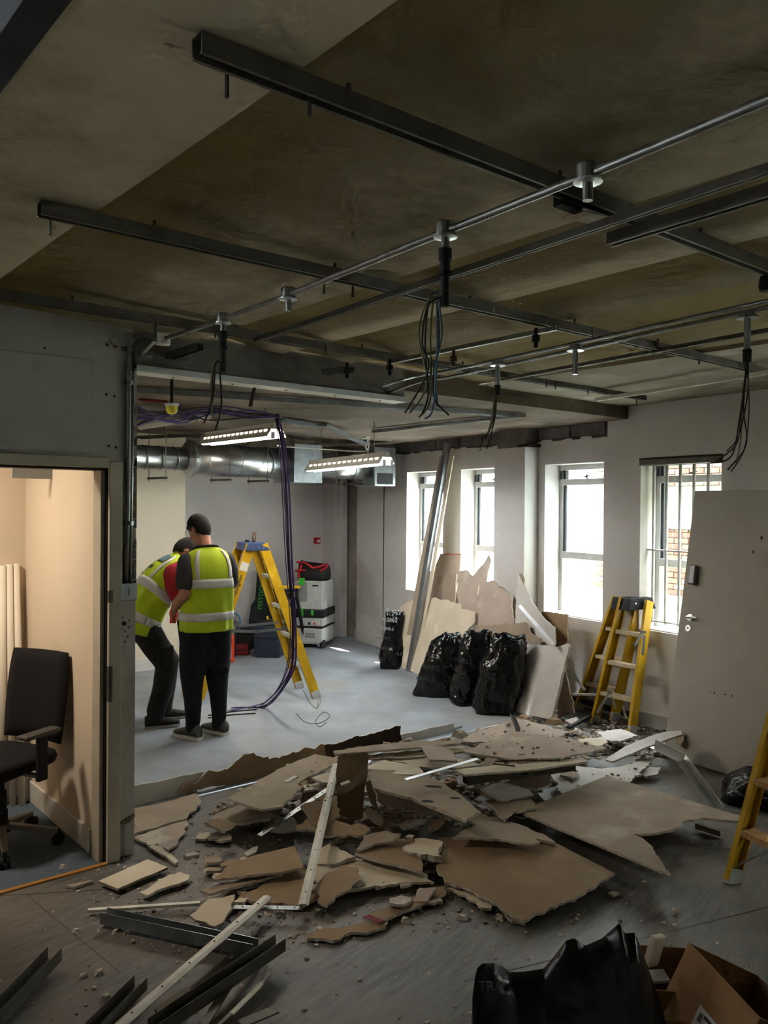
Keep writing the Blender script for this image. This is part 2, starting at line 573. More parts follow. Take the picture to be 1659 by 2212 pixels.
        if bevel:
            bv = o.modifiers.new('bevel', 'BEVEL')
            bv.width = bevel
            bv.segments = bseg
            bv.limit_method = 'ANGLE'
            bv.angle_limit = rad(40)
        return o
TM = {}                                                # world matrix of every parent
def thing(name, label, cat, loc=(0, 0, 0), rot=(0, 0, 0), group=None):
    o = bpy.data.objects.new(name, None)
    col.objects.link(o)
    o.location = loc
    o.rotation_euler = rot
    o.empty_display_size = 0.1
    TM[o.name] = Matrix.Translation(V(loc)) @ Euler(rot).to_matrix().to_4x4()
    o['label'] = label
    o['category'] = cat
    if group:
        o['group'] = group
    return o
def tag(o, label, cat, group=None, kind=None):
    o['label'] = label
    o['category'] = cat
    if group:
        o['group'] = group
    if kind:
        o['kind'] = kind
    return o
def struct(o, label=None):
    o['kind'] = 'structure'
    if label:
        o['label'] = label
    return o
def bez(pts, n=10):                                    # smooth curve through the points
    pts = [V(p) for p in pts]
    out = []
    for i in range(len(pts) - 1):
        p0 = pts[max(i - 1, 0)]
        p1, p2 = pts[i], pts[i + 1]
        p3 = pts[min(i + 2, len(pts) - 1)]
        for k in range(n):
            t = k / n
            out.append(0.5 * ((2 * p1) + (p2 - p0) * t + (2 * p0 - 5 * p1 + 4 * p2 - p3) * t * t + (3 * p1 - p0 - 3 * p2 + p3) * t ** 3))
    out.append(pts[-1])
    return out
def text(s, size, M, m, parent=None, name='lettering', extrude=0.0005, align='CENTER', world=True):
    cu = bpy.data.curves.new(name, 'FONT')
    cu.body = s
    cu.size = size
    cu.extrude = extrude
    cu.align_x = align
    cu.align_y = 'CENTER'
    t = bpy.data.objects.new(name, cu)
    col.objects.link(t)
    bpy.context.view_layer.update()
    me = bpy.data.meshes.new_from_object(t.evaluated_get(bpy.context.evaluated_depsgraph_get()))
    bpy.data.objects.remove(t)
    me.name = name
    me.materials.clear()
    me.materials.append(MATS[m])
    if parent is not None and world:
        M = TM[parent.name].inverted() @ M
    me.transform(M)
    o = bpy.data.objects.new(name, me)
    col.objects.link(o)
    o.parent = parent
    return o
def basis(o, x, y):                                    # matrix whose local X, Y follow the given directions
    x = V(x).normalized()
    y = V(y)
    y = (y - x * y.dot(x)).normalized()
    z = x.cross(y)
    return Matrix(((x.x, y.x, z.x, o[0]), (x.y, y.y, z.y, o[1]), (x.z, y.z, z.z, o[2]), (0, 0, 0, 1)))

# ================================================================== THE SETTING
def panel(mb, org, s0, s1, z0, z1, o0, o1, holes, m, mr=None):
    """wall slab with rectangular holes; org(s, z, o) gives the point; o0 is the room face"""
    xs = sorted({s0, s1, *[a for h in holes for a in h[:2] if s0 < a < s1]})
    zs = sorted({z0, z1, *[a for h in holes for a in h[2:] if z0 < a < z1]})
    def inside(a, b):
        return any(h[0] < a < h[1] and h[2] < b < h[3] for h in holes)
    for i in range(len(xs) - 1):
        for j in range(len(zs) - 1):
            a, b, c, d = xs[i], xs[i + 1], zs[j], zs[j + 1]
            if inside((a + b) / 2, (c + d) / 2):
                continue
            for o in (o0, o1):
                mb.add([org(a, c, o), org(b, c, o), org(b, d, o), org(a, d, o)], [(0, 1, 2, 3)], m)
    def quad(a, c, b, d, mm):
        mb.add([org(a, c, o0), org(a, c, o1), org(b, d, o1), org(b, d, o0)], [(0, 1, 2, 3)], mm)
    for a, b, c, d in holes + [(s0, s1, z0, z1)]:
        a, b, c, d = max(a, s0), min(b, s1), max(c, z0), min(d, z1)
        mm = mr or m
        quad(a, c, b, c, mm); quad(a, d, b, d, mm); quad(a, c, a, d, mm); quad(b, c, b, d, mm)

# ---- floors
mb = MB()
mb.slab([P(-3.4, -3.2), P(-3.4, 5.2), W(0.72, 0, 0.15), P(4.72, -3.2)], (0, 0, -0.06), 'vinyl')
struct(mb.build('floor'))
mb = MB()
mb.slab([P(4.72, 1.7), W(0.736, 0, 0.15), W(5.7, 0, 0.2), P(9.75, 7.0), P(9.75, 1.7)], (0, 0, -0.06), 'screed')
struct(mb.build('floor_rear'))
# weld seams in the vinyl
mb = MB()
for a, b in (((0, 1935), (330, 1915)), ((60, 1935), (260, 2100)), ((1000, 2120), (1659, 1960))):
    p, q = fl(*a), fl(*b)
    mb.bar(p, q, 0.006, 0.002, 'steel_dull')
struct(mb.build('floor_seam'))

# ---- ceiling of the front room
prof = [(0.517, 2.70, .15), (0.75, 2.70, .05), (0.945, 2.70, -.1), (0.95, 2.70, 0.0), (0.952, 2.74, 1.0), (1.12, 2.742, .9), (1.34, 2.735, .6),
        (1.50, 2.725, .28), (1.9, 2.71, .22), (2.105, 2.70, .12), (2.108, 2.74, 1.0), (2.30, 2.738, .95), (2.50, 2.715, .5), (2.60, 2.702, -.15), (2.675, 2.70, 0.0),
        (2.678, 2.735, .95), (2.92, 2.73, .8), (3.10, 2.71, .3), (3.18, 2.70, .35), (3.183, 2.735, .95), (3.6, 2.74, .9), (4.0, 2.73, .75), (4.32, 2.705, .55), (4.34, 2.69, .3)]
us = [-3.4 + 0.25 * i for i in range(31)] + [4.14]
vs, fs, st = [], [], []
for u in us:
    for v, z, s in prof:
        wob = 0.012 * mnoise.noise(V((u * 1.1, v * 0.6, 3)))
        vs.append(tuple(P(u, v + wob, z + 0.004 * mnoise.noise(V((u * 2, v * 3, 1))))))
        st.append(s)
n = len(prof)
for i in range(len(us) - 1):
    for j in range(n - 1):
        fs.append((i * n + j, i * n + j + 1, (i + 1) * n + j + 1, (i + 1) * n + j))
me = bpy.data.meshes.new('ceiling')
me.from_pydata(vs, [], fs)
me.materials.append(MATS['ceiling_paint'])
at = me.attributes.new('olive_tone', 'FLOAT', 'POINT')
at.data.foreach_set('value', st)
ceiling = bpy.data.objects.new('ceiling', me)
col.objects.link(ceiling)
TM['ceiling'] = Matrix()
struct(ceiling)
mb = MB()                                             # paler flush slab along the window wall
mb.slab([P(-3.4, 4.34, 2.685), P(-3.4, 5.6, 2.685), W(0.3, 2.685, 0.25), P(4.3, 4.34, 2.685)], (0, 0, 0.1), 'ceiling_panel')
struct(mb.build('ceiling_side'))
mb = MB()                                             # roof slab that closes the room above
mb.slab([P(-3.6, -3.4, 2.99), P(-3.6, 4.9, 2.99), W(-7.4, 2.99, .3), W(.31, 2.99, .3), P(4.3, -3.4, 2.99)], (0, 0, .11), 'concrete')
mb.wbox(-7.4, .31, .1, .3, 2.74, 3.0, 'concrete')
struct(mb.build('ceiling_slab'))
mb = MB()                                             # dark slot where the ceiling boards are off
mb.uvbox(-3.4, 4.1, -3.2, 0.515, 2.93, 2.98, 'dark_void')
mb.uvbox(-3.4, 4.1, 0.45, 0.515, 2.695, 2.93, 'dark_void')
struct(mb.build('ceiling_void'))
mb = MB()                                             # rear room ceiling, lower
mb.slab([P(4.14, 1.7, ZB), P(4.14, 6.6, ZB), W(5.8, ZB, 0.25), P(9.8, 7.2, ZB), P(9.8, 1.7, ZB)], (0, 0, 0.14), 'back_ceiling')
struct(mb.build('ceiling_rear'))
mb = MB()
mb.slab([P(4.3, 1.6, 2.73), W(.31, 2.73, .3), W(5.9, 2.73, .3), P(9.8, 7.1, 2.73), P(9.8, 1.6, 2.73)], (0, 0, .09), 'concrete')
struct(mb.build('ceiling_slab_rear'))

# ---- partition with the doorway (grid line u = 4.13)
UP, VE, VI = 4.13, 1.79, 1.62
DH = 1.985
def gp(v, z, o):
    return P(UP + o, v, z)
mb = MB()
panel(mb, gp, -3.0, VE, 0.0, 2.76, 0.0, 0.13, [(0.72, 1.665, -1, 2.0)], 'grey_wall')
wp = struct(mb.build('wall_partition', fixn=False))
mb = MB()                                             # bare foot of the partition where the skirting came off
mb.slab([P(UP - .004, 1.70, 0.0), P(UP - .004, VE - .05, 0), P(UP - .004, VE - .05, .17), P(UP - .004, VE - .02, .19), P(UP - .004, 1.70, .165)], G * 0.006, 'bare_plaster')
mb.slab([P(UP - .010, 1.712, .165), P(UP - .010, 1.76, .172), P(UP - .010, VE, .195), P(UP - .010, VE, .21), P(UP - .010, 1.70, .18)], G * 0.012, 'gypsum_dark')
mb.build('exposed_foot', wp)
mb = MB()                                             # chipped corner bead, plaster gone in patches
for i in range(26):
    z = 1.32 + i * 0.053
    w = 0.012 + 0.016 * R.random()
    if R.random() < 0.25:
        continue
    mb.slab([P(UP - .003, VE - w, z), P(UP - .003, VE + .002, z), P(UP - .003, VE + .002, z + .05), P(UP - .003, VE - w * R.uniform(.4, 1), z + .045)], G * 0.004,
            R.choice(['gypsum_dark', 'bare_plaster', 'steel_dull', 'dirt_dark']))
mb.build('corner_bead', wp)
mb = MB()                                             # raised edge of an old sign board on the wall
mb.uvbox(UP - .012, UP, -0.5, 1.555, 2.07, 2.53, 'grey_wall')
mb.build('wall_board', wp, bevel=0.004)
def plugs(pts, r=.008):
    k = MB()
    for x, y in pts:
        p = onpl(x, y, P(UP - .002, 0), G)
        k.lathe(p, G, [(-.002, r), (.004, r)], 'dirt_dark', 8)
    return k
plugs([(232, 745), (250, 748), (230, 852), (247, 856), (235, 963), (250, 966), (97, 752)], .006).build('wall_plug_hole', wp)
mb = plugs([(268, 1347)], .012)
for a in range(5):
    p = onpl(268 + 13 * math.cos(a * 1.26 + .7), 1347 + 13 * math.sin(a * 1.26 + .7), P(UP - .002, 0), G)
    mb.lathe(p, G, [(-.002, .004), (.004, .004)], 'dirt_dark', 6)
for a in range(6):
    p = onpl(264 + 12 * math.cos(a * 1.05), 1375 + 13 * math.sin(a * 1.05), P(UP - .002, 0), G)
    mb.lathe(p, G, [(-.002, .004), (.004, .004)], 'dirt_dark', 6)
mb.build('drilled_holes', wp)
# doorway frame
df = bpy.data.objects.new('door_1', None)
col.objects.link(df)
TM['door_1'] = Matrix()
struct(df, 'cream painted door frame with thin black line')
for nm, a in (('jamb', (UP - .045, UP + .16, VI + .012, 1.70, 0, 2.03)), ('jamb', (UP - .045, UP + .16, 0.68, .76, 0, 2.03)), ('head_trim', (UP - .045, UP + .16, .76, VI + .012, DH + .01, 2.05))):
    mb = MB()
    mb.uvbox(*a, 'frame_cream')
    mb.build(nm, df, bevel=.006)
mb = MB()
mb.uvbox(UP - .02, UP + .12, VI + .006, VI + .014, 0, DH + .01, 'plain_black')  # thin black strips along the inner edge of the frame
mb.uvbox(UP - .02, UP + .12, .76, VI + .012, DH, DH + .012, 'plain_black')
mb.build('edging', df)
mb = MB()
mb.uvbox(UP - .0, UP + .1, VI - .016, VI + .006, 0, DH, 'frame_cream')
mb.build('door_stop', df, bevel=.002)
for z0, z1 in ((1.32, 1.38), (.82, 1.0)):
    mb = MB()
    mb.uvbox(UP - .052, UP - .03, VI + .008, VI + .03, z0, z1, 'steel_dull')
    mb.build('hinge', df, bevel=.003)
# cupboard behind the doorway
mb = MB(); mb.uvbox(UP + .13, 5.39, VI, VE, 0, 2.73, 'cream_wall'); struct(mb.build('wall_cupboard_side'))
mb = MB(); mb.uvbox(5.39, 5.5, -1.0, VI + .02, 0, 2.73, 'cream_wall'); struct(mb.build('wall_cupboard_back'))
mb = MB(); mb.uvbox(UP + .13, 5.39, -1.0, -.9, 0, 2.73, 'cream_wall'); struct(mb.build('wall_cupboard_end'))
mb = MB(); mb.uvbox(UP + .13, 5.45, -1.0, VI, 2.42, 2.5, 'cream_wall'); struct(mb.build('ceiling_cupboard'))
mb = MB(); mb.slab([P(UP - .02, -.9, .003), P(UP - .02, VI, .003), P(5.39, VI, .003), P(5.39, -.9, .003)], (0, 0, -.05), 'carpet'); struct(mb.build('floor_cupboard'))
mb = MB(); mb.uvbox(UP + .13, 5.39, VI - .016, VI, .004, .13, 'skirting'); struct(mb.build('baseboard_cupboard', bevel=.004))
mb = MB(); mb.uvbox(UP - .05, UP - .022, -.9, VI + .01, 0, .008, 'wood_strip'); struct(mb.build('trim_threshold'))
mb = MB(); mb.uvbox(4.9, 4.915, 1.4, VI, DH - .03, DH + .03, 'pipe_grey'); struct(mb.build('trim_cupboard'))

# ---- other walls
mb = MB(); mb.uvbox(5.39, 8.6, VE - .15, VE, 0, 2.73, 'white_wall'); struct(mb.build('wall_rear_left'))
mb = MB(); mb.uvbox(8.59, 9.6, VE - .1, 4.3, 0, 2.73, 'chimney_wall'); struct(mb.build('wall_chimney'))
mb = MB(); mb.uvbox(9.5, 9.7, 4.2, 7.4, 0, 2.73, 'far_wall'); struct(mb.build('wall_rear'))
mb = MB(); mb.uvbox(8.572, 8.59, VE, 4.315, 0, .14, 'skirting'); struct(mb.build('baseboard_chimney', bevel=.004))
mb = MB(); mb.uvbox(9.482, 9.5, 4.3, 6.95, 0, .12, 'skirting'); struct(mb.build('baseboard_rear', bevel=.004))
mb = MB(); mb.uvbox(-3.6, -3.4, -3.4, 6.0, 0, 3.0, 'grey_wall'); struct(mb.build('wall_front'))
mb = MB(); mb.uvbox(-3.5, UP + .1, -3.4, -3.2, 0, 3.0, 'grey_wall'); struct(mb.build('wall_left'))
# recess and boxed corner at the far end of the window wall
mb = MB(); mb.wbox(4.86, 5.75, 0.07, .3, 0, 2.73, 'bare_plaster'); struct(mb.build('wall_recess'))
mb = MB(); mb.uvbox(9.22, 9.52, 6.86, 6.99, 0, 2.3, 'far_wall'); struct(mb.build('wall_boxing', bevel=.005))
mb = MB(); mb.uvbox(9.16, 9.22, 6.94, 7.03, 0, 2.25, 'white_wall'); struct(mb.build('trim_boxing', bevel=.004))

# ---- window wall
Z0, Z1 = 0.80, 2.225
WINS = [(2.89, 3.66), (1.80, 2.55), (0.42, 1.185), (-0.79, 0.0), (-3.0, -2.2), (-4.5, -3.7), (-6.0, -5.2)]  # last three lie out of view, added to light the front room
holes = [(a, b, Z0, Z1) for a, b in WINS]
mb = MB()
panel(mb, W, -7.3, 4.9, 0, 2.75, 0.02, 0.30, holes, 'mortar', 'white_wall')
ww = struct(mb.build('wall_window', fixn=False))
mb = MB()
NZ = 2.44
panel(mb, W, -7.3, 4.9, 0, 2.75, 0.0, 0.02, holes + [(0.38, 4.95, NZ, 2.9)], 'white_wall')
mb.build('plaster_coat', ww, fixn=False)
for i in range(34):                                   # torn edge of the plaster
    pass
mb = MB()
s = 0.40
while s < 4.85:
    d = R.uniform(.05, .2)
    h = R.uniform(.002, .03)
    mb.wbox(s, min(s + d, 4.88), -0.001, .02, NZ - .002, NZ + h, 'white_wall')
    s += d
mb.build('plaster_edge', ww)
bm_ = MB(); bm_.box((-.215, -.012, -.1), (.215, .012, .1), 'block')
blk = None
for r_, z in enumerate((NZ + .03, NZ + .145)):
    s = 0.42 - (.22 if r_ else 0)
    while s < 4.9:
        a, b = max(s, .40), min(s + .43, 4.88)
        if b - a > .06:
            k = MB()
            zt = z + .108 if r_ == 0 else ZB + .1
            k.wbox(a + .005, b - .005, .004 + R.uniform(0, .006), .03, z + .003, min(zt, 2.68), 'block')
            k.build('block', ww)
        s += .44
mb = MB()                                             # low skirting on the window wall
mb.wbox(-.75, .0, -.018, 0, 0, .13, 'skirting'); mb.wbox(3.4, 4.9, -.02, 0, 0, .15, 'skirting')
struct(mb.build('baseboard_window', bevel=.004))
mb = MB()                                             # cable running down the wall
mb.tube([W(4.19, 2.2, -.006), W(4.19, .5, -.006), W(4.185, .16, -.006)], .005, 'cable_dark', 6)
tag(mb.build('wall_cable'), 'thin dark cable running straight down the wall beside the far window', 'cable')

# column between the middle windows
c0, _ = ws(1067, 1100, -.17)
c1, _ = ws(1133, 1100, -.17)
mb = MB(); mb.wbox(c1, c0, -.17, 0, 0, 2.40, 'white_wall'); cl = struct(mb.build('wall_column', bevel=.004))
mb = MB(); mb.wbox(c1 + .02, c0 - .02, -.15, 0.02, 2.40, 2.62, 'concrete'); mb.build('bare_head', cl)
mb = MB(); mb.wbox(c1 - .03, c1 + .12, -.16, 0, 2.40, 2.425, 'dark_wood'); mb.build('batten', cl)

def window(i, a, b):
    w = bpy.data.objects.new('window_%d' % i, None)
    col.objects.link(w)
    TM[w.name] = Matrix()
    struct(w, 'white framed sash window set deep in the wall')
    o0, o1 = .19, .25
    zt, zm = 2.06, 1.36
    def part(nm, *bx, m='window_frame', bv=.004):
        k = MB()
        k.wbox(*bx, m)
        return k.build(nm, w, bevel=bv)
    part('frame_stile', a, a + .045, o0, o1, Z0, Z1)
    part('frame_stile', b - .045, b, o0, o1, Z0, Z1)
    part('frame_head', a + .045, b - .045, o0, o1, Z1 - .05, Z1)
    part('transom', a + .03, b - .03, o0 - .012, o1, zt - .03, zt + .03)
    part('meeting_rail', a + .03, b - .03, o0 - .01, o1, zm - .035, zm + .03)
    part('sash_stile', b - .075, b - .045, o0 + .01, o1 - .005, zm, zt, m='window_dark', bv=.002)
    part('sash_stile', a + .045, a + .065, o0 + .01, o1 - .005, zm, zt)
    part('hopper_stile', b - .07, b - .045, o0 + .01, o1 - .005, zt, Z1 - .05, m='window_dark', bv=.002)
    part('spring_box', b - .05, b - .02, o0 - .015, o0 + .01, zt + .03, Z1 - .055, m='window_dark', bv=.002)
    part('pane', a + .045, b - .045, o0 + .028, o0 + .032, zt + .03, Z1 - .05, m='glass', bv=0)
    part('pane', a + .045, b - .045, o0 + .028, o0 + .032, zm + .03, zt - .03, m='frosted' if i != 4 else 'glass', bv=0)
    part('sill', a, b, .02, .30, Z0 - .02, Z0 + .012, m='sill_white')
    k = MB()
    c = W((a + b) / 2, zt + .045, o0 - .02)
    k.ball(c, (.012, .012, .012), 'steel_dull', 8, 6)
    k.bar(c - DW * .035 + V((0, 0, .012)), c + DW * .035, .012, .01, 'steel_dull')
    k.bar(c - DW * .012 + V((0, 0, -.02)), c + V((0, 0, .03)), .01, .01, 'steel_dull', up=NW)
    k.build('catch', w)
    return w
for i, (a, b) in enumerate(WINS):
    window(i + 1, a, b)
    l = bpy.data.lights.new('window_portal', 'AREA')
    l.shape = 'RECTANGLE'
    l.size, l.size_y = b - a, Z1 - Z0
    l.cycles.is_portal = True
    lo = bpy.data.objects.new('window_portal', l)
    col.objects.link(lo)
    lo.matrix_world = basis(W((a + b) / 2, (Z0 + Z1) / 2, .32), DW, V((0, 0, 1)))
    # a portal sends light along its local -Z
    zax = lo.matrix_world.to_3x3() @ V((0, 0, -1))
    if zax.dot(NW) > 0:
        lo.matrix_world = basis(W((a + b) / 2, (Z0 + Z1) / 2, .32), -DW, V((0, 0, 1)))
# box lintel above the barred window
mb = MB(); mb.wbox(-.80, .01, -.01, .1, Z1 - .05, Z1 + .01, 'steel_dull'); mb.wbox(-.80, .01, -.012, .0, Z1 - .005, Z1 + .012, 'dirt_dark')
struct(mb.build('trim_lintel', bevel=.004))
# security bars
sb = thing('window_bars', 'white steel security bars across the window beside the leaning door', 'window bars', W(-.4, Z0 + .05, .1))
for k in range(6):
    s = -.055 - k * .135
    mb = MB()
    mb.tube([W(s, Z0 + .05, .1), W(s, Z1 - .04, .1)], .0135, 'bars', 8)
    mb.build('bar', sb, smooth=True)
for z in (Z0 + .07, 1.465):
    mb = MB()
    mb.wbox(-.79, .03, .08, .12, z - .006, z + .006, 'bars')
    mb.build('cross_bar', sb)

# ---- outside: small yard, brick building
mb = MB()
mb.slab([W(-12, .68, .3), W(-12, .68, 14), W(12, .68, 14), W(12, .68, .3)], (0, 0, -.3), 'grass')
struct(mb.build('ground_outside'))
OB = 3.4
OE = ws(1283, 1200, OB)[0]                       # the brick building ends where the third window shows its corner
ob = None
mb = MB()
mb.wbox(-3.6, OE, OB, OB + .3, .3, 4.8, 'pointing'); mb.wbox(-14, -3.6, OB, OB + .3, .3, 7.6, 'pointing')  # second, taller stretch is unseen, added to keep sun out of the nearer windows
ob = struct(mb.build('wall_brick_outside'))
bmesh_cache = {}
def brickmesh(m):
    k = MB()
    k.box((-.105, -.02, -.032), (.105, .02, .032), m)
    o = k.build('brick', ob)
    return o
protos = [brickmesh(m) for m in ('brick_a', 'brick_b', 'brick_c')]
rotw = math.atan2(DW.y, DW.x)
nb = 0
for r_ in range(24):
    z = .72 + r_ * .075
    s = OE - .11 - (.11 if r_ % 2 else 0)
    while s > OE - 2.6 and nb < 285:
        pr = R.choice(protos)
        vis = (z < 1.6) or (z > 2.1)
        if vis:
            if nb < 3:
                o = protos[nb]
            else:
                o = pr.copy()
                col.objects.link(o)
            o.parent = ob
            o.location = W(s, z, OB - .012 + R.uniform(-.004, .004))
            o.rotation_euler = (0, 0, rotw)
            nb += 1
        s -= .225
mb = MB()
mb.wbox(OE - 2.4, OE - .3, OB - .06, OB + .01, 1.55, 1.66, 'cable_blue')
mb.build('ledge', ob)
sh = thing('garden_shrub', 'leafy green shrub growing against the brick wall outside the window', 'shrub', W(-.1, .68, 2.9))
for i in range(46):
    a = R.uniform(0, 2 * pi)
    p = W(-.1 + R.uniform(-.5, .4), .68 + R.uniform(.02, .42), 2.9 + R.uniform(-.3, .3))
    d = V((math.cos(a), math.sin(a), R.uniform(-.2, .6))).normalized()
    e = d.orthogonal().normalized()
    k = MB()
    k.add([p, p + d * .05 + e * .03, p + d * .12, p + d * .05 - e * .03 + V((0, 0, .006))], [(0, 1, 2), (0, 2, 3)], 'leaf_a')
    k.build('leaf', sh, fixn=False)
k = MB()
for i in range(6):
    k.tube([W(-.1, .68, 2.9), W(-.1 + R.uniform(-.4, .3), .68 + R.uniform(.2, .38), 2.9 + R.uniform(-.2, .2))], .006, 'dark_wood', 5)
k.build('stem', sh)

# ================================================================== LAMPS OF THE PLACE
# warm ceiling lamp in the cupboard (above the doorway head, out of sight)
l = bpy.data.lights.new('cupboard_lamp', 'AREA')
l.shape = 'DISK'
l.size = 0.3
l.energy = 6.0
l.color = (1.0, 0.86, 0.70)
lo = bpy.data.objects.new('cupboard_lamp', l)
col.objects.link(lo)
lo.location = P(4.75, 0.55, 2.40)

# ================================================================== CEILING SERVICES
ZR = 2.650                                           # underside of the steel channels
def bolt_rod(px, py, parent, l=.028, m='steel_dull', z=ZR, r=.005):
    p = fl(px, py, z)
    k = MB()
    k.tube([p + V((0, 0, .03)), p - V((0, 0, l))], r, m, 6)
    return k.build('threaded_rod', parent)
def strut(a, b, label, rods, w=.041, h=.041, z=ZR, m='steel_dull', name='steel_channel', group=None):
    p, q = fl(*a, z), fl(*b, z)
    for far in (0, 1):                                # runs that leave the photograph go on to the end of the room
        if (a, b)[far][0] > 1700:
            d_ = ((q - p) if far else (p - q)).normalized()
            along = abs(d_.dot(Q)) > .8
            ext = max(0.1, 4.95 - (q if far else p).dot(Q)) if along else 3.2
            if far:
                q = q + d_ * ext
            else:
                p = p + d_ * ext
    t = thing(name, label, 'channel', p, group=group)
    k = MB()
    k.chan(p + V((0, 0, h / 2)), q + V((0, 0, h / 2)), w, h, m, t=.003, up=(0, 0, 1), lip=.009)
    k.build('channel_body', t)
    d = (q - p)
    n = max(2, int(d.length / .7))
    for i in range(n if z > 2.645 else 0):            # spacers that fix it to the ceiling
        c = p + d * ((i + .5) / n)
        k = MB()
        k.tube([c + V((0, 0, h - .004)), V((c.x, c.y, max(2.715, z + h + .02)))], .006, 'steel_dull', 6)
        k.build('ceiling_stud', t)
    for r_ in rods:
        bolt_rod(*r_, t)
    return t
r1 = strut((425, 122), (1730, 620), 'near dark steel channel crossing the ceiling under the uppermost cream rib', [(490, 180), (668, 222)])
r2 = strut((85, 466), (1730, 826), 'middle dark steel channel crossing the ceiling above the dangling cable bundle', [(108, 487), (700, 619), (762, 627), (1195, 706), (1510, 776), (1280, 722)])
r3 = strut((-60, 637), (1392, 865), 'far steel channel running from the partition wall towards the windows', [(405, 711), (465, 717), (705, 755), (1015, 800), (1180, 828), (1200, 832), (1270, 843)])
# broad near channel has a slotted joiner and a light fitting plate hanging in it
k = MB()
p = fl(1235, 452, ZR); q = fl(1300, 468, ZR)
k.bar(p - V((0, 0, .012)), q - V((0, 0, .012)), .07, .004, 'tread_dusty')
tag(k.build('fixing_plate', bevel=.001), 'pale bent fixing plate hanging from the near ceiling channel', 'plate')
k = MB()
p = fl(1365, 486, ZR); q = fl(1400, 496, ZR)
k.bar(p - V((0, 0, .01)), q - V((0, 0, .01)), .05, .004, 'track_white'); k.bar(p, p + V((0, 0, .05)), .02, .02, 'steel')
tag(k.build('fixing_plate', bevel=.001), 'small pale bracket where two channels cross near the ceiling', 'plate')
k = MB()
p = fl(1205, 432, ZR)
k.bar(p, p + Q * .09, .03, .03, 'black'); 
tag(k.build('junction_clip'), 'black clip beside the pale plate on the near channel', 'clip')
strut((1730, 352), (553, 740), 'long grey channel running away from the camera above the black cable gland', [], .024, .022, 2.600, 'steel_dull')
strut((1730, 408), (1318, 531), 'short loose channel ending in mid-air near the small pale bracket', [], .035, .035, 2.590, 'steel_dull')
strut((1730, 798), (1288, 867), 'short pale channel under the plain slab beside the windows', [(1130, 858), (1375, 870)], .03, .025, 2.610, 'track_white')
strut((1730, 705), (1085, 823), 'slim dark channel along the edge of the pale ceiling slab', [], .025, .02, 2.640, 'steel_dull')
strut((838, 787), (1205, 713), 'thin dark conduit bar clipped between the middle and far channels', [(980, 770), (1160, 722)], .02, .02, 2.615, 'conduit')

# steel conduit with round boxes
ZT = 2.585
def boxat(px, py, parent, stub=.04, gl=0, z=ZT):
    c = fl(px, py, z)
    k = MB()
    k.lathe(c + V((0, 0, .025)), (0, 0, -1), [(0, .025), (.004, .028), (.036, .028), (.038, .025)], 'conduit', 16)
    b = k.build('round_box', parent, smooth=False)
    k = MB()
    k.lathe(c + V((0, 0, -.013)), (0, 0, -1), [(0, .034), (.004, .034), (.006, .016)], 'bright_metal', 16)
    k.build('rim', b)
    k = MB()
    k.lathe(c + V((0, 0, -.019)), (0, 0, -1), [(0, .012), (stub, .012)], 'conduit', 12)
    k.build('stub', b)
    if gl:
        k = MB()
        e = c + V((0, 0, -.019 - stub))
        k.lathe(e, (0, 0, -1), [(0, .019), (.03, .019), (.032, .015), (.06, .015), (.062, .019), (.075, .019), (.077, .012), (gl, .012)], 'black', 12)
        k.build('cable_gland', b)
        return e - V((0, 0, gl))
    return c
t = thing('conduit_run', 'galvanised conduit with five round boxes, bending down the partition beside the doorway', 'conduit', fl(962, 500, ZT))
ends = [fl(1760, 172, ZT) + (fl(1760, 172, ZT) - fl(1270, 378, ZT)).normalized() * 3, fl(1270, 378, ZT), fl(962, 500, ZT), fl(623, 637, ZT), fl(482, 690, ZT), fl(352, 733, ZT)]
k = MB()
k.tube(ends, .0105, 'conduit', 10)
k.build('tube', t, smooth=True)
for i in (1, 3):
    boxat(*((1270, 378), (0, 0), (623, 637))[i - 1], t)
tips = {}
tips['mid'] = boxat(962, 500, t, .03, .16)
tips['left'] = boxat(482, 690, t, .03, .17)
k = MB()
c = ends[-1]
k.lathe(c + V((0, 0, .025)), (0, 0, -1), [(0, .034), (.05, .034)], 'track_white', 16)
k.build('round_box', t)
a0 = onpl(279, 800, P(UP - .02, 0), G)
bend = bez([c, c + (onpl(300, 722, P(UP - .05, 0), G) - c) * .75, onpl(284, 748, P(UP - .02, 0), G), a0, onpl(278, 900, P(UP - .02, 0), G)], 8)
down = [onpl(276, 1100, P(UP - .02, 0), G), onpl(271, 1262, P(UP - .02, 0), G)]
k = MB()
k.tube(bend + down, .0125, 'conduit', 10)
k.build('tube', t, smooth=True)
for y in (828, 1130, 755):
    p = onpl(276, y, P(UP, 0), G)
    k = MB()
    k.bar(p - Q * .035 - G * .004, p + Q * .035 - G * .004, .02, .006, 'galv', up=G)
    k.lathe(p - G * .03 - V((0, 0, .01)), (0, 0, 1), [(0, .016), (.02, .016)], 'galv', 10)
    k.build('saddle', t)
k = MB()
k.bar(fl(337, 694, 2.64), fl(335, 735, 2.545), .016, .02, 'conduit'); k.bar(fl(335, 735, 2.545), onpl(303, 768, P(UP - .01, 0), G), .018, .012, 'conduit')
k.build('bracket_arm', t)
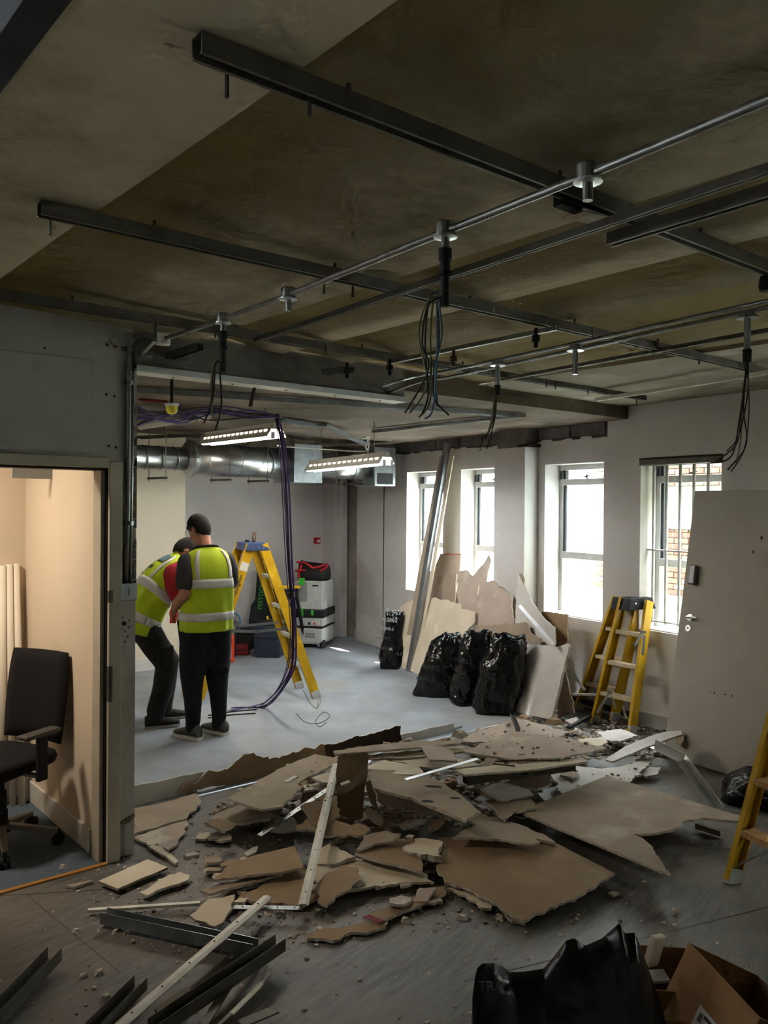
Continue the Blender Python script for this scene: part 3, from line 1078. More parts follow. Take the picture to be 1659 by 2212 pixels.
# second, thinner pipe beside it and the switch box
k = MB()
p0 = onpl(287, 800, P(UP - .014, 0), G); p1 = onpl(281, 1262, P(UP - .014, 0), G)
k.tube([p0, (p0 + p1) / 2, p1], .009, 'galv', 8)
tag(k.build('conduit_drop', smooth=True), 'thin bright conduit dropping down the partition to the metal switch box', 'conduit')
t = thing('switch_box', 'galvanised metal switch box on the partition beside the door frame', 'switch box', onpl(271, 1277, P(UP, 0), G))
p = onpl(271, 1277, P(UP, 0), G)
k = MB(); k.hexa([p + Q * a - G * b + V((0, 0, c)) for c in (-.045, .045) for a, b in ((-.045, 0), (.045, 0), (.045, .045), (-.045, .045))], 'galv'); k.build('box_body', t, bevel=.004)
k = MB(); k.hexa([p + Q * a - G * b + V((0, 0, c)) for c in (-.02, .02) for a, b in ((.0, .045), (.02, .045), (.02, .052), (.0, .052))], 'white_plastic'); k.build('rocker', t)

# twin conduit near the windows
t = thing('twin_conduit', 'pair of bright conduits running away under the ceiling with three drop stubs', 'conduit', fl(1240, 740, ZT))
for dy, nm in ((0, 'tube'), (14, 'tube')):
    pts = [fl(1740, 632 + dy, 2.60) - (fl(1300, 729 + dy, 2.60) - fl(1740, 632 + dy, 2.60)).normalized() * 3.5, fl(1300, 729 + dy, 2.60), fl(960, 803 + dy, 2.60), fl(905, 811 + dy, 2.60), fl(862, 822 + dy * 1.3, 2.555), fl(828, 833 + dy * 1.3, 2.55)]
    k = MB()
    k.tube(pts[:3] + bez(pts[2:], 5)[1:], .009, 'galv', 10)
    k.build(nm, t, smooth=True)
def drop(px, py, l, gl):
    c = fl(px, py, 2.585)
    k = MB()
    k.lathe(c + V((0, 0, .01)), (0, 0, -1), [(0, .03), (.02, .03), (.022, .042), (.028, .042), (.03, .013), (.03 + l, .013)], 'galv', 14)
    o = k.build('drop_stub', t)
    e = c - V((0, 0, .02 + l))
    if gl:
        k = MB(); k.lathe(e, (0, 0, -1), [(0, .018), (gl, .016)], 'black', 10); k.build('cable_gland', o)
    return e - V((0, 0, gl))
tips['right'] = drop(1075, 783, .10, .055)
drop(1243, 750, .11, 0)
tips['far_right'] = drop(1615, 678, .12, .05)

# dangling cores
def dangle(tip, targets, label, depth, names, r=.0028, parent_name='dangling_cable'):
    t = thing(parent_name, label, 'cable', tip, group=None)
    for i, (mids, mcol) in enumerate(targets):
        pts = [tip + V((R.uniform(-.008, .008), R.uniform(-.008, .008), .03))] + [dp(x, y, depth + R.uniform(-.03, .03)) for x, y in mids]
        k = MB()
        k.tube(bez(pts, 7), r, mcol, 5)
        k.build('core', t, smooth=True)
    return t
d = tips['mid'].y
dangle(tips['mid'], [([(925, 650), (905, 720), (922, 830), (885, 893)], 'cable_green'), ([(930, 640), (918, 740), (925, 850), (912, 893)], 'cable_dark'),
        ([(940, 630), (930, 720), (930, 860), (905, 902)], 'cable_green'), ([(945, 640), (948, 730), (935, 850), (970, 897)], 'cable_dark'),
        ([(945, 650), (944, 760), (936, 880), (918, 905)], 'cable_blue'), ([(950, 660), (955, 720), (940, 800), (945, 870)], 'cable_blue'),
        ([(925, 660), (912, 740), (925, 800), (875, 892)], 'cable_dark')], 'long bundle of loose cable cores hanging from the middle black gland', d, 7)
d = tips['left'].y
dangle(tips['left'], [([(462, 790), (458, 850), (452, 895)], 'cable_dark'), ([(464, 780), (455, 840), (460, 900)], 'cable_green'), ([(466, 785), (460, 860), (440, 915)], 'cable_dark'),
        ([(475, 800), (478, 880), (465, 930)], 'cable_dark'), ([(462, 790), (457, 860), (456, 880)], 'cable_brown')], 'short twisted cable cores hanging near the partition corner', d, 5, .004)
d = tips['right'].y
dangle(tips['right'], [([(1070, 860), (1066, 910), (1040, 965)], 'cable_dark'), ([(1072, 850), (1070, 900), (1052, 970)], 'cable_dark'), ([(1070, 845), (1066, 890), (1062, 950)], 'cable_brown'),
        ([(1071, 855), (1060, 920), (1048, 945)], 'cable_dark'), ([(1070, 850), (1055, 930), (1036, 975)], 'cable_green')], 'dark loose cable cores hanging in front of the concrete column head', d, 5)
d = tips['far_right'].y
dangle(tips['far_right'], [([(1612, 800), (1600, 900), (1590, 960), (1545, 998)], 'cable_dark'), ([(1614, 790), (1606, 880), (1612, 960), (1572, 1015)], 'cable_dark'),
        ([(1615, 800), (1618, 890), (1608, 970), (1580, 1018)], 'cable_brown'), ([(1612, 790), (1604, 860), (1600, 950), (1590, 1000)], 'cable_green'),
        ([(1613, 790), (1598, 900), (1580, 985), (1535, 1000)], 'cable_dark'), ([(1616, 780), (1615, 850), (1596, 940), (1570, 975)], 'cable_dark')], 'loose cable cores hanging in front of the barred window', d, 6)

# black junk on the channels
k = MB()
c = fl(1655, 597, 2.60)
k.lathe(c, (0, 0, -1), [(0, .02), (.03, .024), (.05, .02)], 'black', 10)
tag(k.build('cable_clamp'), 'black cable clamp on the near channel beside the photograph edge', 'clamp')
for px, py, lb in ((842, 790, 'dark pipe clamp hanging at the end of the thin conduit bar'), (750, 797, 'dark bolt hanging from the loose bracket above the white beam strip'), (1158, 723, 'dark clamp hanging below the middle channel'), (980, 770, 'brown forked clip hanging from the thin conduit bar')):
    c = fl(px, py - 14, 2.60)
    k = MB()
    k.lathe(c, (0, 0, -1), [(0, .008), (.03, .008), (.031, .018), (.06, .018), (.062, .01), (.085, .01)], 'black' if px != 980 else 'cable_brown', 10)
    tag(k.build('pipe_clamp'), lb, 'clamp')

# fluorescent fitting and trunking in the dark slot of the near ceiling
k = MB()
k.uvbox(-1.0, 4.0, .22, .30, 2.80, 2.93, 'steel_dull')
k.uvbox(-1.0, 4.0, .20, .32, 2.795, 2.802, 'conduit')
tag(k.build('cable_trunking', bevel=.006), 'grey metal trunking inside the dark slot of the ceiling', 'trunking')

# ---- bulkhead over the removed partition
t = bpy.data.objects.new('trim_bulkhead', None)
col.objects.link(t); TM[t.name] = Matrix(); struct(t, 'grey boxed beam with a white metal edge strip')
k = MB(); k.uvbox(4.12, 4.30, VE - .02, 3.62, 2.515, 2.72, 'concrete'); k.build('beam_face', t)
k = MB(); k.uvbox(4.09, 4.22, VE - .02, 3.62, 2.497, 2.515, 'track_white'); k.uvbox(4.085, 4.09, VE - .02, 3.62, 2.497, 2.53, 'bright_metal'); k.build('edge_strip', t)
for i in range(5):
    k = MB()
    k.lathe(P(4.15, 2.0 + i * .36, 2.497), (0, 0, -1), [(0, .006), (.004, .006)], 'dirt_dark', 8)
    k.build('screw', t)
# remains fixed under and on the bulkhead
k = MB(); a = fl(553, 838, 2.50); k.bar(P(4.2, uvof(a)[1] - .02, 2.50), P(4.23, uvof(a)[1] - .03, 2.39), .018, .012, 'dark_wood')
tag(k.build('hanging_strip'), 'dark strip hanging down behind the white beam edge', 'strip')
for a, b, lb in (((365, 770), (432, 748), 'dark loose channel end on top of the bulkhead near the partition'), ((700, 805), (760, 797), 'dark loose channel end on top of the bulkhead near its middle')):
    k = MB()
    p, q = fl(*b, 2.60), fl(*a, 2.60)
    k.chan(p, q, .04, .035, 'steel_dull', up=(0, 0, 1))
    tag(k.build('channel_offcut'), lb, 'channel')
# metal ceiling track in the rear room
k = MB()
k.chan(fl(296, 842, 2.555), fl(1132, 898, 2.555), .05, .03, 'galv', up=(0, 0, 1))
tag(k.build('ceiling_track'), 'bright metal track crossing the rear ceiling behind the beam', 'track')
k = MB()
k.chan(fl(1128, 897, 2.555), fl(805, 932, 2.555), .03, .03, 'galv', up=(0, 0, 1))
tag(k.build('ceiling_track'), 'thin metal track slanting back across the rear ceiling to the hanging lamp wire', 'track')
k = MB()
k.bar(fl(700, 918, 2.55), fl(790, 960, 2.46), .05, .03, 'steel')
tag(k.build('bent_track'), 'bent metal strap sagging from the rear ceiling beside the purple cables', 'track')
k = MB()
k.chan(fl(610, 908, 2.55), fl(705, 922, 2.55), .06, .03, 'steel', up=(0, 0, 1))
tag(k.build('ceiling_track'), 'short grey metal track beside the head of the purple cables', 'track')
for i, (a, b) in enumerate((((300, 880), (420, 905)), ((295, 925), (450, 900)), ((300, 945), (430, 940)))):
    k = MB()
    k.chan(fl(*a, 2.52), fl(*b, 2.52), .06, .03, ('steel_dull', 'track_white', 'steel_dull')[i], up=(0, 0, 1))
    tag(k.build('ceiling_track'), ('dark metal track beside the yellow smoke detector', 'pale metal track crossing under the smoke detector', 'dark metal track above the narrow duct')[i], 'track')
# smoke detector
t = thing('smoke_detector', 'round smoke detector with yellow dust cap on the rear ceiling', 'smoke detector', dp(371, 868, 5.0))
c = dp(371, 872, 5.0)
k = MB(); k.lathe(V((c.x, c.y, ZB)), (0, 0, -1), [(0, .01), (ZB - c.z, .01)], 'cable_dark', 8); k.build('wire', t)
k = MB(); k.lathe(c, (0, 0, -1), [(0, .042), (.012, .042), (.016, .036)], 'white_plastic', 18); k.build('base_ring', t)
k = MB(); k.lathe(c - V((0, 0, .016)), (0, 0, -1), [(0, .036), (.025, .034), (.04, .026), (.047, .012)], 'yellow_cap', 18); k.build('dust_cap', t)
k = MB(); p = dp(300, 863, 5.05); q = dp(362, 868, 5.02); k.tube([p, q], .009, 'red_dark', 6); tag(k.build('red_pipe'), 'dark red cable beside the smoke detector', 'cable')

# fluorescent battens
def batten(a, b, da, db, label, glow):
    p, q = dp(*a, da), dp(*b, db)                      # near and far end of the lit underside
    t = thing('fluorescent_batten', label, 'ceiling lamp', (p + q) / 2, group='twin-tube fluorescent lamps')
    d, x, y = frame(p, q)
    pts = [(-.085, -.02), (-.05, .045), (.05, .045), (.085, -.02), (.08, -.02), (.045, .038), (-.045, .038), (-.08, -.02)]
    k = MB(); k.prof(p, q, pts, 'lamp_white'); k.build('reflector', t)
    k = MB(); k.prof(p + y * .06, q + y * .06, [(-.03, -.02), (.03, -.02), (.03, .03), (-.03, .03)], 'lamp_white'); k.build('spine', t, bevel=.004)
    for sx in (-.04, .04):
        k = MB(); k.tube([p + x * sx - y * .012 - d * .005, q + x * sx - y * .012], .014, glow, 10); k.build('tube', t, smooth=True)
        k = MB(); k.bar(p + x * sx - y * .01 - d * .02, p + x * sx - y * .01 + d * .004, .03, .05, 'white_plastic'); k.build('lamp_holder', t)
    n = int((q - p).length / .09)
    for i in range(n):                                 # slots along the top edge glow through
        c = p + d * (.05 + i * .09) + x * -.06 + y * .03
        k = MB(); k.bar(c, c + d * .045, .01, .018, 'slot_glow'); k.build('slot', t)
    for s in (.15, .85):
        c = p.lerp(q, s) + y * .09
        k = MB(); k.tube([c, V((c.x, c.y, ZB - .002))], .003, 'cable_grey', 5); k.build('suspension_wire', t)
    return t
batten((598, 938), (448, 956), 6.35, 7.55, 'lit twin-tube lamp hanging beside the purple cables', 'tube_glow')
batten((836, 997), (672, 1014), 7.35, 8.45, 'lit twin-tube lamp hanging in front of the duct end by the windows', 'tube_glow_cool')
k = MB()
k.tube(bez([dp(795, 945, 7.5), dp(790, 965, 7.5), dp(780, 975, 7.6), dp(620, 965, 7.2), dp(600, 962, 7.0)], 8), .006, 'white_plastic', 6)
k.tube(bez([dp(797, 945, 7.5), dp(795, 975, 7.5), dp(786, 992, 7.45)], 8), .006, 'white_plastic', 6)
k.lathe(dp(790, 943, 7.5), (0, 0, -1), [(0, .035), (.02, .035)], 'white_plastic', 12)
tag(k.build('lamp_wire', smooth=False), 'white lamp wire looping across the rear ceiling to the second lamp', 'wire')

# ---- spiral duct
DR = P(0, 0).copy()
e1 = W(3.72, 2.27, -.30)
dirL = -Q
def dpt(t_, z=2.27):
    return V((e1.x, e1.y, 0)) + dirL * t_ + V((0, 0, z))
t = thing('spiral_duct', 'galvanised spiral air duct running along the rear room to the window wall', 'duct', dpt(1.5))
def ductrun(t0, t1, r, ribs, nm='duct_section', m='duct_metal'):
    k = MB(); k.tube([dpt(t0), dpt((t0 + t1) / 2), dpt(t1)], r, m, 28); o = k.build(nm, t, smooth=True)
    n = int(abs(t1 - t0) / ribs)
    for i in range(n):
        a = t0 + (t1 - t0) * (i + .5) / n
        c = [dpt(a) + (V((0, 0, 1)) * math.cos(q) + G * math.sin(q)) * (r + .002) + dirL * (.06 * q / (2 * pi)) for q in [2 * pi * j / 24 for j in range(25)]]
        k = MB(); k.tube(c, .005, m, 5); k.build('seam', o, smooth=True)
    return o
ductrun(.28, 1.05, .145, .3)
ductrun(1.42, 2.55, .165, .3)
ductrun(2.6, 5.0, .115, .16)
k = MB(); k.lathe(dpt(2.52), dirL, [(0, .17), (.02, .185), (.05, .185), (.09, .12)], 'duct_metal', 28); k.build('reducer', t)
def dbox(t0, t1, hu, z0, z1, m, nm):
    k = MB()
    k.hexa([dpt(a, z) + G * b for z in (z0, z1) for a, b in ((t0, -hu), (t1, -hu), (t1, hu), (t0, hu))], m)
    return k.build(nm, t, bevel=.004)
dbox(1.05, 1.42, .2, 2.06, 2.48, 'galv', 'plenum_box')
dbox(-.02, .3, .2, 2.05, 2.5, 'galv', 'plenum_box')
dbox(.02, .26, .205, 2.07, 2.2, 'black', 'collar')
for tt in (2.2, 1.75, .85, .45, 2.9):
    for zz in (-.17, ):
        k = MB()
        k.chan(dpt(tt, 2.27 + zz - .03) - G * .2, dpt(tt, 2.27 + zz - .03) + G * .2, .03, .02, 'steel_dull', up=(0, 0, 1))
        k.build('support_rail', t)
    for s in (-.19, .19):
        k = MB(); k.tube([dpt(tt, 2.04) + G * s, dpt(tt, ZB) + G * s], .004, 'steel_dull', 5); k.build('drop_rod', t)

# fire alarm call point on the rear wall
p = onpl(683, 1168, P(9.5, 0), G)
t = thing('call_point', 'small red fire alarm call point on the rear wall', 'fire alarm', p)
k = MB(); k.hexa([p + Q * a - G * b + V((0, 0, c)) for c in (-.04, .045) for a, b in ((-.045, 0), (.045, 0), (.045, .04), (-.045, .04))], 'red_plastic'); k.build('housing', t, bevel=.006)
k = MB(); k.hexa([p + Q * a - G * b + V((0, 0, c)) for c in (-.02, .015) for a, b in ((-.012, .04), (.032, .04), (.032, .044), (-.012, .044))], 'white_plastic'); k.build('glass_plate', t)

# ---- purple data cables
HEAD = dp(600, 903, 6.2)
FLB = fl(632, 1452)
t = thing('data_cables', 'bundle of purple data cables hanging from the rear ceiling and curling onto the floor', 'cable', FLB)
for i in range(13):
    a = R.uniform(0, 2 * pi)
    rr = .022 * math.sqrt(R.random())
    jx, jy = rr * math.cos(a), rr * math.sin(a)
    sp = R.uniform(-1, 1)
    pts = [HEAD + V((jx, jy, R.uniform(-.01, .03))), dp(613 + 5 * sp, 985, 6.28) + V((jx, jy, 0)), dp(619 + 6 * sp, 1090, 6.4) + V((jx, jy, 0)), dp(624 + 5 * sp, 1200, 6.5) + V((jx, jy, 0)),
           dp(630 + 4 * sp, 1290, 6.6) + V((jx, jy, 0)), dp(634 + 4 * sp, 1370, 6.7) + V((jx, jy, 0)), dp(628 + 8 * sp, 1440, 6.75) + V((jx, jy, 0)),
           dp(603 + 9 * sp, 1490, 6.8) + V((0, jy, 0)), fl(570 + 6 * sp, 1522 + 5 * sp, .02 + .01 * R.random()), fl(500 + R.uniform(-8, 60) + 10 * sp, 1532 - 6 * sp, .012)]
    k = MB()
    k.tube(bez(pts, 8), .0042, R.choice(['cable_purple', 'cable_purple', 'cable_purple', 'cable_dark']), 6)
    k.build('cable', t, smooth=True)
k = MB(); k.lathe(dp(629, 1285, 6.58) + V((0, 0, .02)), (0, 0, -1), [(0, .028), (.04, .028)], 'cable_dark', 12); k.build('tie', t)
t2 = thing('data_cables', 'tangle of dark purple cables lying along the rear ceiling tracks', 'cable', HEAD)
for i in range(9):
    pts = [HEAD + V((R.uniform(-.02, .02), 0, R.uniform(0, .03))), dp(540, 893 + R.uniform(-8, 12), 6.0), dp(450, 890 + R.uniform(-12, 22), 5.7), dp(380, 892 + R.uniform(-14, 24), 5.5), dp(296, 885 + R.uniform(-8, 40), 5.2)]
    k = MB(); k.tube(bez(pts, 7), .005, R.choice(['cable_purple', 'cable_purple', 'cable_dark']), 6); k.build('cable', t2, smooth=True)
# wire offcuts on the rear floor
k = MB()
k.tube(bez([fl(640, 1541, .004), fl(660, 1560, .004), fl(690, 1562, .006), fl(712, 1548, .004), fl(700, 1538, .004), fl(682, 1556, .012), fl(690, 1570, .004), fl(706, 1560, .004)], 6), .0025, 'cable_dark', 5)
tag(k.build('wire_offcut', smooth=True), 'thin looped wire offcut lying on the rear floor', 'wire')
k = MB()
k.tube(bez([fl(655, 1490, .005), fl(668, 1515, .005), fl(683, 1530, .006), fl(690, 1520, .02), fl(694, 1510, .03), fl(687, 1514, .02), fl(686, 1530, .005)], 6), .003, 'cable_green', 5)
tag(k.build('wire_offcut', smooth=True), 'yellow green wire curl beside the stepladder foot', 'wire')
for i, (a, b) in enumerate((((450, 1545), (552, 1533)), ((450, 1551), (552, 1541)))):
    k = MB(); k.tube(bez([fl(*a, .006), fl((a[0] + b[0]) / 2, (a[1] + b[1]) / 2 - 2, .006), fl(*b, .006)], 6), .006, 'cable_dark', 6)
    tag(k.build('floor_cable', smooth=True), ('straight black cable on the floor beside the purple cable ends', 'black cable lying nearer the standing worker\'s shoes')[i], 'cable', 'black floor cables')

# ================================================================== LADDERS
def rail_c(k, p, q, out, w=.085, h=.028, m='yellow_grp', w2=None):
    k.chan(p, q, w, h, m, t=.005, up=out)
def stepladder(name, label, feetA, feetB, topA, topB, nA, nB, cap, treads=('alu', 'alu'), grp=None, cap_h=.06, tread_d=(.075, .03)):
    """two frames A and B: each (left, right) foot and top points"""
    base = (feetA[0] + feetA[1] + feetB[0] + feetB[1]) / 4
    t = thing(name, label, 'stepladder', V((base.x, base.y, 0)))
    fr = []
    for feet, top, n, td, tm in ((feetA, topA, nA, tread_d[0], treads[0]), (feetB, topB, nB, tread_d[1], treads[1])):
        w = (feet[1] - feet[0]).normalized()
        along = (top[0] + top[1] - feet[0] - feet[1]).normalized()
        for i, sgn in ((0, -1), (1, 1)):
            k = MB()
            rail_c(k, feet[i] + along * .01, top[i], w * sgn)
            r = k.build('rail', t)
            k = MB()
            k.bar(feet[i] - along * .005, feet[i] + along * .07, .034, .082, 'grey_plastic', up=w.cross(along))
            k.build('rubber_foot', r, bevel=.004)
        nrm = w.cross(along)
        for j in range(n):
            s = (j + 1) / (n + 1) * .98
            a, b = feet[0].lerp(top[0], s), feet[1].lerp(top[1], s)
            flat = V((nrm.x, nrm.y, 0)).normalized()
            k = MB()
            k.chan(a + w * .012, b - w * .012, td, .03, tm, t=.004, up=(0, 0, 1))
            k.build('tread' if td > .05 else 'rung', t, bevel=.002)
        fr.append((w, along, nrm))
    # head cap
    c = (topA[0] + topA[1] + topB[0] + topB[1]) / 4
    w = fr[0][0]
    a = ((topB[0] + topB[1]) - (topA[0] + topA[1]))
    a = (a - w * a.dot(w)).normalized()
    upv = w.cross(a)
    if upv.z < 0:
        upv = -upv
    hw = (topA[1] - topA[0]).length / 2 + .03
    ha = ((topB[0] + topB[1] - topA[0] - topA[1]).length / 4) + .055
    k = MB()
    k.hexa([c + w * x * sx + a * y * sy + upv * z for z, sx, sy in ((-cap_h, 1.0, 1.05), (.012, .94, .86)) for x, y in ((-hw, -ha), (hw, -ha), (hw, ha), (-hw, ha))], cap)
    hc = k.build('head_cap', t, bevel=.006)
    for x in (-1, 1):
        for y in (-.5, 0, .5):
            k = MB()
            k.lathe(c + w * (hw * 1.0 * x) + a * (ha * y) - upv * .03, w * x, [(-.01, .007), (.004, .007)], 'bright_metal', 8)
            k.build('rivet', hc)
    return t, fr, c

# open stepladder behind the workers
A_ = V((1.05, .36, 0)).normalized(); B_ = V((-.2, .41, 0)).normalized()
FR = [fl(684, 1508), fl(648, 1487)]
FL = [V((-1.67, 7.48, 0)), V((-1.87, 7.88, 0))]
C_ = (FR[0] + FR[1] + FL[0] + FL[1]) / 4
ZT1 = 1.45
tops = lambda s: [C_ + A_ * s - B_ * .165 + V((0, 0, ZT1)), C_ + A_ * s + B_ * .165 + V((0, 0, ZT1))]
t, fr, c = stepladder('stepladder', 'yellow open stepladder standing behind the two workers', FL, FR, tops(-.055), tops(.055), 5, 4, 'ladder_cap_blue', ('alu', 'alu'), tread_d=(.08, .045))
for i in (0, 1):
    k = MB()
    a, b = FL[i].lerp(tops(-.055)[i], .46), FR[i].lerp(tops(.055)[i], .46)
    m = (a + b) / 2 - V((0, 0, .02))
    k.bar(a, m, .006, .025, 'galv', up=(0, 0, 1)); k.bar(m, b, .006, .025, 'galv', up=(0, 0, 1))
    k.build('spreader', t)
# marks on the near left rail
w = -B_
al = (tops(-.055)[0] - FL[0]).normalized()
def onrail(s, dx=0):
    return FL[0].lerp(tops(-.055)[0], s) + w * .0165 + al.cross(w) * dx
dn = al.cross(w).normalized()
k = MB(); p = onrail(.86); k.slab([p + dn * .037 - al * .04, p - dn * .037 - al * .04, p - dn * .037 + al * .04, p + dn * .037 + al * .04], w * .0015, 'label_paper'); k.build('sticker', t)
text('Youngman', .05, basis(onrail(.74) + w * .002, al, -dn if (al.cross(-dn)).dot(w) > 0 else dn), 'tool_black', t)
# hammer and pliers left on top of it
k = MB()
p = c + V((0, 0, .012))
for s in (-.008, .008):
    k.tube([p + A_ * (.02 + s), p + A_ * (.02 + s * 1.8) + V((0, 0, .05)), p + A_ * (.022 + s * 1.4) + V((0, 0, .095))], [.006, .008, .009], 'cable_brown', 8)
k.tube([p + A_ * .02, p + A_ * .02 + V((0, 0, .02))], .012, 'tool_black', 8)
tag(k.build('pliers', smooth=True), 'pair of pliers standing upright on the stepladder head', 'pliers')
k = MB()
k.ball(p + A_ * -.045 + V((0, 0, .014)), (.024, .02, .014), 'tool_black', 10, 6); k.tube([p + A_ * -.04 + V((0, 0, .02)), p + A_ * -.02 + V((0, 0, .034))], .006, 'silver_bits', 6)
tag(k.build('hand_tool', smooth=True), 'small dark tool lying on the stepladder head beside the pliers', 'tool')

# folded stepladder leaning by the window wall
Af = [fl(1248, 1533), fl(1326, 1556, .03)]
Bf = [fl(1284, 1562), fl(1364, 1586)]
dtop = 7.05
At = [dp(1333, 1290, dtop + .10), dp(1383, 1294, dtop + .02)]
Bt = [dp(1347, 1291, dtop - .05), dp(1402, 1298, dtop - .14)]
t, fr, c = stepladder('stepladder', 'yellow folded stepladder with black head leaning beside the window wall', Af, Bf, At, Bt, 3, 3, 'ladder_cap', ('tread_dusty', 'tread_dusty'), cap_h=.085, tread_d=(.06, .07))
for a, b in (((1236, 1500), (1288, 1500)), ((1290, 1540), (1318, 1492)), ((1318, 1492), (1330, 1530)), ((1345, 1525), (1353, 1553))):
    k = MB()
    k.bar(dp(*a, 6.9), dp(*b, 6.85), .02, .004, 'alu', up=(0, -1, 0)); k.build('brace', t)
for a, b in (((1388, 1368), (1370, 1395)), ((1392, 1372), (1388, 1415)), ((1384, 1365), (1396, 1366))):
    k = MB()
    k.bar(dp(*a, 6.74), dp(*b, 6.70), .022, .005, 'galv', up=(0, -1, 0)); k.build('spreader', t)
al = (Bt[1] - Bf[1]).normalized()
w = (Bf[1] - Bf[0]).normalized()
dn = al.cross(w).normalized()
if dn.y > 0:
    dn = -dn
def face2(s):
    return Bf[1].lerp(Bt[1], s) + dn * .039 + w * .0
for s, l, m in ((.78, .30, 'label_paper'), (.53, .03, 'label_paper'), (.36, .03, 'red_dark'), (.24, .1, 'yellow_cap')):
    k = MB(); p = face2(s); k.slab([p - w * .011 - al * l / 2, p + w * .011 - al * l / 2, p + w * .011 + al * l / 2, p - w * .011 + al * l / 2], dn * .0015, m); k.build('sticker', t)

# stepladder at the right edge
F3 = fl(1580, 1907); b3 = V((.42, -.91, 0)).normalized(); a3 = V((.91, .42, 0)).normalized()
T3 = 1.75
fA = [F3, F3 + b3 * .50]
tA = [F3 + a3 * .30 * T3 + b3 * .08 + V((0, 0, T3)), F3 + a3 * .30 * T3 + b3 * .42 + V((0, 0, T3))]
fB = [F3 + a3 * 1.2, F3 + a3 * 1.2 + b3 * .5]
tB = [F3 + a3 * (.30 * T3 + .12) + b3 * .08 + V((0, 0, T3)), F3 + a3 * (.30 * T3 + .12) + b3 * .42 + V((0, 0, T3))]
t, fr, c = stepladder('stepladder', 'yellow stepladder foot with dusty treads at the right edge of the photograph', fA, fB, tA, tB, 6, 4, 'ladder_cap', ('wood', 'alu'), tread_d=(.09, .04))
k = MB(); k.bar(F3.lerp(tA[0], .05) + b3 * .01, F3.lerp(tA[0], .145) + b3 * .2, .006, .022, 'galv', up=a3); k.build('brace', t)

# ================================================================== OFFICE CHAIR in the doorway
ch = P(4.64, 1.28)
cy = math.atan2(-.40, .92)                            # local -Y is the way the chair faces
t = thing('office_chair', 'black fabric office chair standing in the doorway', 'chair', ch, (0, 0, rad(-24)))
def loc():
    return MB()
k = loc()
nx, nz = 8, 10
def backpt(x, z, y):
    return V((x * (.205 - .02 * abs(z - .75)), .19 + y + .10 * (z - .5) + .05 * x * x * -1, z))
for sgn, off in ((1, 0), (1, .05)):
    pass
vsf, fs = [], []
for layer in (0, 1):
    for j in range(nz + 1):
        for i in range(nx + 1):
            x = -1 + 2 * i / nx
            z = .52 + .48 * j / nz
            ed = max(abs(x), abs(2 * j / nz - 1))
            y = (-.028 if layer == 0 else .028) * (1 - .75 * max(0, (ed - .7) / .3) ** 2)
            wz = 1 - .25 * max(0, j / nz - .85) * abs(x)
            vsf.append(V((x * (.205 + .012 * math.sin(pi * j / nz)) * wz, .20 + y + .12 * (z - .5) - .03 * (1 - x * x) * (-1), z)))
n = nx + 1
L = n * (nz + 1)
for j in range(nz):
    for i in range(nx):
        a = j * n + i
        fs += [(a, a + 1, a + 1 + n, a + n), (L + a, L + a + n, L + a + 1 + n, L + a + 1)]
for i in range(nx):
    a = i; fs.append((a, L + a, L + a + 1, a + 1)); a = nz * n + i; fs.append((a, a + 1, L + a + 1, L + a))
for j in range(nz):
    a = j * n; fs.append((a, a + n, L + a + n, L + a)); a = j * n + nx; fs.append((a, L + a, L + a + n, a + n))
k.add(vsf, fs, 'chair_fabric'); k.build('backrest', t, smooth=True, world=False)
k = loc()
prof_ = []
for (y0, y1, z0, z1, s) in ((-.25, .22, .43, .455, .95), (-.27, .23, .455, .49, 1.0), (-.25, .22, .49, .505, .93)):
    pass
rings = []
for z, s in ((.425, .86), (.44, .97), (.465, 1.0), (.49, .97), (.503, .86)):
    rings.append([V((s * .235 * (abs(math.cos(a)) ** .45) * (1 if math.cos(a) > 0 else -1), -.02 + s * .24 * (abs(math.sin(a)) ** .45) * (1 if math.sin(a) > 0 else -1), z - (.025 if math.sin(a) < -.7 else 0))) for a in [2 * pi * i / 28 for i in range(28)]])
vv = [p for r_ in rings for p in r_]
ff = [(j * 28 + i, j * 28 + (i + 1) % 28, (j + 1) * 28 + (i + 1) % 28, (j + 1) * 28 + i) for j in range(4) for i in range(28)] + [tuple(reversed(range(28))), tuple(range(112, 140))]
k.add(vv, ff, 'chair_fabric'); k.build('seat', t, smooth=True, world=False)
k = loc(); k.box((-.09, -.12, .375), (.09, .12, .425), 'chair_metal'); k.tube([V((0, .1, .40)), V((0, .24, .39)), V((0, .285, .50)), V((0, .26, .66))], .022, 'tool_black', 8); k.build('mechanism', t, bevel=.01, world=False)
for sx in (-1, 1):
    k = loc()
    k.tube([V((sx * .1, .02, .405)), V((sx * .25, .02, .405))], .014, 'chair_metal', 8)
    k.bar(V((sx * .262, .02, .385)), V((sx * .262, .02, .62)), .028, .06, 'tool_black')
    ar = k.build('armrest', t, bevel=.006, world=False)
    k = loc()
    k.box((sx * .262 - .04, -.11, .62), (sx * .262 + .04, .12, .645), 'chair_arm')
    k.build('arm_pad', ar, bevel=.012, world=False)
k = loc(); k.lathe((0, 0, .10), (0, 0, 1), [(0, .032), (.10, .032), (.101, .026), (.2, .026), (.201, .016), (.28, .016)], 'tool_black', 14); k.build('gas_column', t, world=False)
k = loc(); k.lathe((0, 0, .085), (0, 0, 1), [(0, .045), (.05, .04)], 'tool_black', 14); st_ = k.build('star_base', t, world=False)
